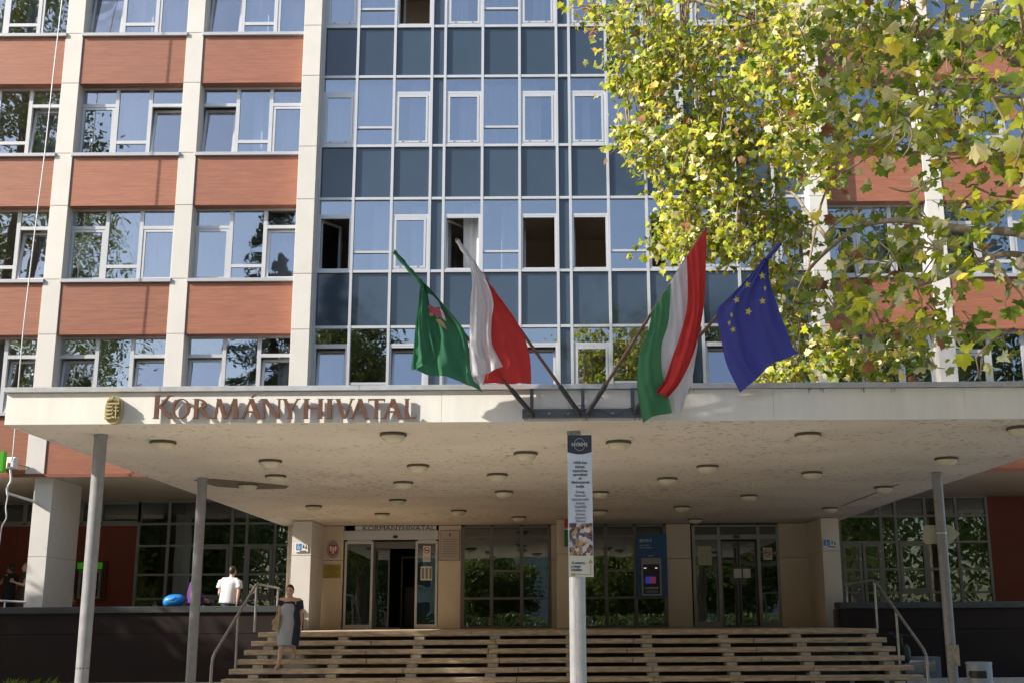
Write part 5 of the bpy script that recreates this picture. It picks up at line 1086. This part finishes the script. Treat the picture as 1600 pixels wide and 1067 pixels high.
# crown blobs measured off the photo: px, py, rx, ry, distance, spread in depth, leaves
blobs = [(1080, 30, 135, 70, 17.5, 1.6, 620), (1010, 90, 60, 60, 18, 0.8, 240), (1000, 170, 42, 70, 18.5, 0.8, 190), (1085, 150, 100, 80, 18, 1.4, 520), (1150, 230, 110, 70, 18.5, 1.5, 560), (1060, 260, 60, 50, 18.8, 0.9, 200),
         (1130, 320, 110, 60, 19, 1.5, 520), (1045, 375, 45, 30, 19.5, 0.6, 110), (1085, 390, 60, 30, 19.5, 0.8, 120), (1200, 370, 70, 70, 19.3, 1.2, 260), (1235, 450, 45, 50, 20, 0.9, 170), (1245, 540, 45, 60, 20.2, 0.9, 190), (1190, 582, 45, 20, 20.3, 0.8, 70), (1240, 120, 80, 90, 15.5, 1.5, 380), (1290, 40, 80, 60, 14.5, 1.5, 240), (1255, 230, 70, 50, 15, 1.2, 180),
         (1370, 40, 90, 60, 12.5, 1.3, 210), (1480, 50, 90, 60, 11, 1.2, 170), (1575, 60, 70, 80, 9.0, 0.9, 90), (1380, 130, 100, 55, 12, 1.2, 200), (1490, 170, 90, 55, 10.5, 1.0, 130), (1580, 190, 60, 70, 9.0, 0.9, 60), (1320, 190, 60, 30, 13, 1.0, 70), (1420, 225, 70, 22, 12, 0.8, 60),
         (1510, 250, 70, 28, 10.5, 0.8, 45), (1560, 330, 70, 40, 10, 0.8, 40), (1470, 345, 60, 25, 11.5, 0.7, 26), (1360, 345, 70, 28, 13, 0.8, 40), (1340, 410, 60, 40, 12.5, 0.8, 45), (1430, 410, 60, 40, 11.5, 0.8, 55), (1540, 420, 60, 50, 10.5, 0.8, 42), (1395, 480, 75, 50, 12, 0.8, 110), (1360, 555, 80, 35, 16.2, 0.6, 130), (1470, 520, 70, 50, 12.5, 0.8, 45), (1570, 530, 45, 40, 11, 0.6, 14), (1290, 560, 40, 40, 16.4, 0.6, 50), (1300, 480, 50, 50, 14, 0.8, 45),
         (905, 12, 26, 14, 17.5, 0.3, 14), (950, 15, 30, 20, 17.5, 0.4, 34), (1010, 240, 18, 20, 19, 0.3, 14), (1700, 200, 80, 250, 9.5, 1.2, 260), (1150, -70, 200, 50, 17, 2.0, 420), (1420, -70, 180, 50, 12.5, 1.6, 260)]
leaves = []
for (px, py, rx_, ry_, Y, dY, n) in blobs:
    nsub = max(3, n//9); sub = []
    for _ in range(nsub):
        a = rng.uniform(0, 2*math.pi); r = math.sqrt(rng.random()); sub.append((px+rx_*r*math.cos(a), py+ry_*r*math.sin(a), Y + rng.gauss(0, dY*0.6)))
    for _ in range(int(n*(2.0 if Y > 14 else 1.15))):
        c = sub[rng.randrange(nsub)]; Yq = c[2] + rng.gauss(0, 0.14); k = 1857*0.26/c[2]*0.5
        q = P(c[0]+rng.gauss(0, k*1.1), c[1]+rng.gauss(0, k*1.0)+k*0.3, Yq)
        if q.z < 4.62 and q.y > 14.8: continue
        if (q.z-1.56)/q.y < 0.198: continue
        s_ = (0.050 + 0.095*rng.random()**0.8) * (1.0 if Y > 14 else 1.12)
        mi = rng.choices((0, 1, 2, 3, 4, 5), (20, 38, 15, 8, 5, 14) if Y > 14 else (30, 28, 20, 6, 4, 12))[0]
        leaves.append((q, s_, mi, rng.randrange(6), rrot()))
    if True:   # twigs linking the sub clumps
        if 'tw' not in globals(): tw = MB()
        sub.sort(key=lambda c: c[0])
        for i in range(0, len(sub)-1, 1):
            a, b = sub[i], sub[min(i+rng.randint(1, 3), len(sub)-1)]
            if a == b: continue
            p0, p1 = P(*a), P(*b)
            if (p0-p1).length > 1.6: continue
            if min(p0.z, p1.z) < 4.62 and max(p0.y, p1.y) > 14.8: continue
            m_ = p0.lerp(p1, 0.5) + Vector((rng.gauss(0, 0.06), rng.gauss(0, 0.06), rng.uniform(0.0, 0.15))); tw.tube([p0, m_, p1], [0.007, 0.012, 0.009], 4, cap=False)
        for _ in range(nsub):
            c = sub[rng.randrange(nsub)]; p0 = P(*c); 
            if p0.z < 5.2 and p0.y > 14.8: continue
            pts = [p0]; d = Vector((rng.gauss(0, 0.5), rng.gauss(0, 0.3), -rng.uniform(0.3, 1))).normalized()
            for _i in range(4): d = (d+Vector((rng.gauss(0, 0.35), rng.gauss(0, 0.25), rng.gauss(0, 0.25)))).normalized(); pts.append(pts[-1]+d*rng.uniform(0.05, 0.13))
            tw.tube(pts, [0.009, 0.008, 0.007, 0.006, 0.004], 4, cap=False)
# unseen upper crown of the same tree, added to shade the right wing
for (cx_, cy_, cz_, ax_, ay_, az_, n) in ((3.9, 24.0, 18.2, 1.9, 0.9, 0.8, 320), (7.5, 21, 16.5, 2.5, 1.5, 1.2, 260)):
    ks = [(cx_+rng.gauss(0, ax_*0.6), cy_+rng.gauss(0, ay_*0.6), cz_+rng.gauss(0, az_*0.6)) for _ in range(14)]
    for _ in range(n*2):
        k_ = ks[rng.randrange(14)]; leaves.append((Vector((k_[0]+rng.gauss(0, 0.35), k_[1]+rng.gauss(0, 0.3), k_[2]+rng.gauss(0, 0.2))), rng.uniform(0.09, 0.16), rng.randrange(3), rng.randrange(6), rrot()))
    for a, b in zip(ks, ks[1:]): tw.tube([a, b], 0.02, 4, cap=False)
tag(tw.build('twigs', M['twig'], PT), kind='stuff')
# limbs
def limb(pts, rads, name='branch'): MB().tube(dense([P(*p) for p in pts], 5), list(np.interp(np.linspace(0, 1, (len(pts)-1)*5+1), np.linspace(0, 1, len(rads)), rads)), 8).build(name, M['bark'], PT)
tr = Vector((12.0, 12.4, 7.0))
def limb_from_trunk(pts, rads):
    q = [P(*p) for p in pts]; s0 = Vector((12.1, 12.3, max(3.5, q[0].z-0.6))); ptsw = [s0] + q; MB().tube(dense(ptsw, 5), list(np.interp(np.linspace(0, 1, (len(ptsw)-1)*5+1), np.linspace(0, 1, len(rads)), rads)), 8).build('branch', M['bark'], PT)
limb_from_trunk([(1700, 110, 12), (1560, 75, 12), (1420, 50, 13), (1360, 32, 14), (1270, 27, 15), (1190, 33, 16), (1120, 60, 17), (1050, 110, 18)], [0.14, 0.10, 0.07, 0.055, 0.045, 0.04, 0.03, 0.015])
limb_from_trunk([(1700, 60, 12.5), (1500, 60, 13), (1420, 42, 13.5), (1330, 48, 14.5), (1260, 54, 15.5), (1210, 45, 16.5), (1150, 20, 17), (1050, -5, 17.5), (960, 10, 17.5), (900, 8, 17.5)], [0.10, 0.07, 0.05, 0.045, 0.04, 0.035, 0.025, 0.01])
limb_from_trunk([(1720, 300, 11), (1600, 262, 11), (1530, 235, 11.5), (1450, 175, 12.5), (1380, 185, 13.5), (1300, 180, 15), (1220, 200, 17), (1150, 250, 18.2), (1080, 300, 19)], [0.14, 0.11, 0.085, 0.05, 0.04, 0.035, 0.03, 0.015])
limb_from_trunk([(1720, 390, 10), (1600, 365, 10.5), (1500, 358, 11.3), (1420, 345, 12), (1350, 352, 13), (1300, 385, 14), (1262, 425, 15.5), (1240, 470, 17.5)], [0.11, 0.06, 0.042, 0.038, 0.034, 0.03, 0.025, 0.012])
limb_from_trunk([(1720, 450, 10), (1600, 400, 10.5), (1540, 405, 11), (1480, 430, 11.5), (1420, 455, 12), (1380, 500, 12.5), (1350, 560, 14)], [0.09, 0.04, 0.03, 0.028, 0.025, 0.02, 0.012])
MB().tube(dense([Vector((11.6, 13, 11)), Vector((9.5, 18, 15)), Vector((7, 21, 16.6)), Vector((3.6, 23.8, 18.1)), Vector((2.2, 24.2, 18.5))], 5), list(np.interp(np.linspace(0, 1, 21), [0, 1], [0.2, 0.03])), 8).build('branch', M['bark'], PT)  # bough carrying the crown clusters added for shade
limb([(1500, 270, 11.3), (1450, 285, 11.3), (1420, 300, 11.2), (1388, 293, 11.2)], [0.012, 0.011, 0.010, 0.006])
limb([(1300, 385, 14), (1260, 330, 16), (1230, 300, 17.5), (1180, 330, 18.5), (1110, 370, 19.2), (1040, 380, 19.5)], [0.03, 0.025, 0.02, 0.016, 0.012, 0.008])
limb([(1240, 470, 17.5), (1250, 520, 18.6), (1240, 575, 19.6)], [0.014, 0.010, 0.006])
limb([(1262, 425, 15.5), (1290, 300, 15.5), (1350, 250, 14), (1410, 215, 13)], [0.018, 0.016, 0.012, 0.008])
# the largest visible leaves one by one, the rest joined
def size_in_view(l):
    q = l[0]; px = 848+1857*q.x/max(q.y, 1); 
    return l[1]/q.y if px < 1600 and 0 < (q.z-1.56)/q.y < 0.62 else 0
leaves.sort(key=size_in_view, reverse=True)
lm = {}
for i, (q, s_, mi, vi, rot) in enumerate(leaves[:300]):
    if (mi, vi) not in lm:
        m_ = MB().add([tuple(v) for v in LVs[vi]], LFc, 0, False); lm[(mi, vi)] = m_.mesh('leaf', LEAF[mi])
    o = bpy.data.objects.new('leaf', lm[(mi, vi)]); C.objects.link(o); o.parent = PT; o.location = q - Vector(PT.location); o.rotation_mode = 'QUATERNION'; o.rotation_quaternion = rot; o.scale = (s_,)*3
def joined_leaves(lst, name, parent, mats):
    V = []; F = []; MI = []; k = 0; nv = len(LV); F0 = np.array(LFc)
    for (q, s_, mi, vi, rot) in lst:
        R_ = np.array(rot.to_matrix()); V.append(LVs[vi] @ R_.T * s_ + np.array(q)); F.append(F0+k); k += nv; MI += [mi]*len(LFc)
    V = np.concatenate(V) - np.array(wloc(parent)); F = np.concatenate(F)
    me = bpy.data.meshes.new(name); me.vertices.add(len(V)); me.vertices.foreach_set('co', V.ravel()); me.loops.add(len(F)*3); me.loops.foreach_set('vertex_index', F.ravel().astype(np.int32)); me.polygons.add(len(F)); me.polygons.foreach_set('loop_start', np.arange(0, len(F)*3, 3, dtype=np.int32)); me.polygons.foreach_set('loop_total', np.full(len(F), 3, dtype=np.int32))
    for m in mats: me.materials.append(m)
    me.polygons.foreach_set('material_index', np.array(MI, dtype=np.int32)); me.update(calc_edges=True); me.validate()
    o = bpy.data.objects.new(name, me); C.objects.link(o); o.parent = parent; return o
tag(joined_leaves(leaves[300:], 'foliage', PT, LEAF), kind='stuff')

# ================================================================== TREES AND HOUSE ACROSS THE SQUARE (seen mirrored in the glass; some trees added for shade)
def leaf_cloud(pts_fn, n, size, name, mat, parent):
    rg = np.random.RandomState(int(abs(parent.location.x*10))+5); c = pts_fn(rg, n)
    a = rg.normal(size=(n, 3)); a /= np.linalg.norm(a, axis=1)[:, None]; b = np.cross(a, rg.normal(size=(n, 3))); b /= np.linalg.norm(b, axis=1)[:, None]; s_ = size*rg.uniform(0.5, 1.4, size=(n, 1))
    V = np.stack([c-a*s_, c+b*s_*0.55, c+a*s_, c-b*s_*0.55], 1).reshape(-1, 3) - np.array(parent.location)
    me = bpy.data.meshes.new(name); me.vertices.add(n*4); me.vertices.foreach_set('co', V.ravel()); me.loops.add(n*4); me.loops.foreach_set('vertex_index', np.arange(n*4, dtype=np.int32)); me.polygons.add(n)
    me.polygons.foreach_set('loop_start', np.arange(0, n*4, 4, dtype=np.int32)); me.polygons.foreach_set('loop_total', np.full(n, 4, dtype=np.int32)); me.materials.append(mat); me.update(calc_edges=True)
    o = bpy.data.objects.new(name, me); C.objects.link(o); o.parent = parent; o['kind'] = 'stuff'; return o
def spruce(x, y, h, r, label):
    t = thing('spruce_tree', label, 'tree', (x, y, 0)); MB().tube([(x, y, 0), (x, y, h)], [0.3, 0.03], 8).build('trunk', M['bark_dk'], t)
    r0 = np.random.RandomState(3+int(h)); k = np.arange(230)/230; bz = 1.5+(h-1.5)*k**0.9; ba = r0.uniform(0, 6.28, 230); bL = r*(1-bz/h)**0.8*r0.uniform(0.7, 1.15, 230)+0.3
    def f(rg, n):
        i = rg.randint(230, size=n); z, a, L = bz[i], ba[i], bL[i]; u = rg.uniform(0.05, 1, n); a2 = a+rg.normal(size=n)*0.11*(1.2-u); rr = L*u
        return np.stack([x+rr*np.cos(a2), y+rr*np.sin(a2), z-0.38*rr+0.05*rr*rr+rg.normal(size=n)*0.07-np.abs(rg.normal(size=n))*0.20], 1)
    leaf_cloud(f, 42000, 0.085, 'crown', M['needle'], t)
def broad(x, y, h, r, label, mat, n=7000, size=0.22, droop=False, name='broadleaf_tree'):
    t = thing(name, label, 'tree', (x, y, 0)); MB().tube([(x, y, 0), (x+0.2, y, h*0.5), (x, y, h*0.92)], [0.35, 0.22, 0.04], 8).build('trunk', M['bark_birch'] if droop else M['bark_dk'], t)
    rg0 = np.random.RandomState(int(h*7)); K_ = 190; d = rg0.normal(size=(K_, 3)); d /= np.linalg.norm(d, axis=1)[:, None]; rr = rg0.uniform(0.3, 1, (K_, 1))**0.6
    cc_ = np.array([[x, y, h*0.58]]) + d*np.array([[r, r, h*0.40]])*rr; cs = rg0.uniform(0.5, 1.1, K_)*r*0.16
    def f(rg, n):
        i = rg.randint(K_, size=n); q = cc_[i] + rg.normal(size=(n, 3))*cs[i][:, None]*0.75
        if droop: u = rg.uniform(size=n); q[:, 2] -= u*3.2; q[:, 0] = cc_[i][:, 0]+(q[:, 0]-cc_[i][:, 0])*(0.5+0.5*(1-u))
        q[:, 2] = np.maximum(q[:, 2], 0.3+rg.uniform(size=n)); return q
    leaf_cloud(f, n*5, size*0.5, 'crown', mat, t)
spruce(-13.0, 4.5, 23.0, 4.6, 'tall dark spruce mirrored in the window panes at the left of the centre')
spruce(-13.6, -16.0, 25.0, 5.2, 'second dark spruce mirrored beside the glazed centre')
broad(-26.5, -3.5, 30, 4.6, 'weeping birch mirrored in the far left windows', M['birchleaf'], 10000, 0.17, True, 'birch_tree')
broad(-20.5, 16.5, 31, 3.4, 'unseen very tall slender tree added left of the forecourt to shade the right wing', M['lindenleaf'], 5000, 0.22)  # out of view, added to throw shade on the right wing panels
broad(-25.5, 21.5, 11.5, 4.2, 'unseen bushy tree added beyond the left end of the terrace to shade its wall', M['lindenleaf'], 6000, 0.25)  # added out of view to keep the sun off the low wall
broad(-20.0, 22.5, 8.3, 3.4, 'unseen low rounded tree added near the building on the left to shade the wall', M['lindenleaf'], 5000, 0.24)  # unseen sun blocker added for the low wall and first column
broad(-16.5, 18.3, 9.4, 3.3, 'unseen low rounded tree added nearest the canopy on the left to shade the steps', M['lindenleaf'], 5000, 0.24)  # unseen, added to shade the left side of the steps
broad(-19.5, 12.5, 9.0, 3.6, 'unseen wide low tree added at the left edge of the forecourt to shade the ground', M['lindenleaf'], 5000, 0.24)  # added out of view to shade the ground and landing
broad(-8.4, 8.0, 15.6, 2.9, 'unseen slender leafy tree added left of the forecourt to shade the canopy fascia', M['lindenleaf'], 6500, 0.2)  # unseen tree, placed and sized to shade the right part of the fascia
broad(-4.5, -34, 7.5, 4.0, 'small yellow green tree mirrored in the left shopfront', M['birchleaf'], 5000, 0.25)
broad(6, -30, 8.0, 5.0, 'small round tree mirrored in the right shopfront', M['birchleaf'], 6000, 0.25)
broad(13, -26, 9.0, 5.0, 'round garden tree right of the middle of the lawn', M['lindenleaf'], 6000, 0.25)
broad(22, -24, 10.0, 5.5, 'round garden tree at the right part of the lawn', M['lindenleaf'], 6000, 0.28)
broad(8.5, -3.0, 19.5, 4.6, 'big dark tree mirrored low in the glazed centre', M['lindenleaf'], 8000, 0.25)
broad(18, 2.0, 23, 6.5, 'big dark tree mirrored in the right wing windows', M['lindenleaf'], 10000, 0.28)
broad(30, 6, 19, 7.0, 'big leafy tree at the far right of the square', M['lindenleaf'], 8000, 0.3)
broad(-16, -28, 9, 5.5, 'round garden tree at the left part of the lawn', M['lindenleaf'], 6000, 0.28)
broad(-27, -22, 15, 6.0, 'big leafy tree across the square to the left', M['lindenleaf'], 8000, 0.3)
wd = thing('distant_wood', 'dark wood closing the far side of the square', 'wood', (0, -66, 0))
wd['kind'] = 'stuff'
def fw(rg, n):
    x = rg.uniform(-110, 110, n); top = 23 + 3*np.sin(x*0.21) + 2*np.sin(x*0.57+1); return np.stack([x, -66 + rg.normal(size=n)*3, rg.uniform(0.0, 1, n)**0.8*top], 1)
leaf_cloud(fw, 60000, 0.45, 'foliage', M['lindenleaf'], wd)
hg = thing('hedge', 'unseen long hedge added across the square to darken the door reflections', 'hedge', (0, -15.5, 0)); MB().box(-30, 34, -15.6, -15.4, 0, 1.2).build('stems', M['bark_dk'], hg)  # added hedge, covers the pale ground mirrored in the doors
leaf_cloud(lambda rg, n: np.stack([rg.uniform(-32, 36, n), -15.5+rg.normal(size=n)*0.45, rg.uniform(0.02, 1.9, n)], 1), 30000, 0.10, 'foliage', M['lindenleaf'], hg)
H_ = thing('white_house', 'pale house with a red roof mirrored in the ground floor glass', 'house', (0, -52, 0))
MB().box(-18, 26, -58, -46, 0, 8.2).build('wall', M['facade_far'], H_)
MB().add([(-19, -59, 8.2), (27, -59, 8.2), (27, -45, 8.2), (-19, -45, 8.2), (-16, -52, 12.5), (24, -52, 12.5)], [(0, 1, 5, 4), (2, 3, 4, 5), (1, 2, 5), (3, 0, 4), (0, 3, 2, 1)]).build('roof', M['roof_red'], H_)
for i in range(10):
    for z in (1.2, 4.8):
        xx = -16+i*4.2; q = MB().box(xx, xx+1.2, -46, -45.93, z, z+2.0).build('window', M['alu_dk'], H_); bars(xx-0.12, xx+1.32, z-0.1, z+2.1, -45.99, w=0.12, d=0.12).build('frame', M['white'], q)
tag(MB().box(-60, 60, -44, -18, 0.0, 0.004).build('lawn', principled('mown_grass', (0.07, 0.11, 0.03), 0.9, var=0.3)), kind='structure')
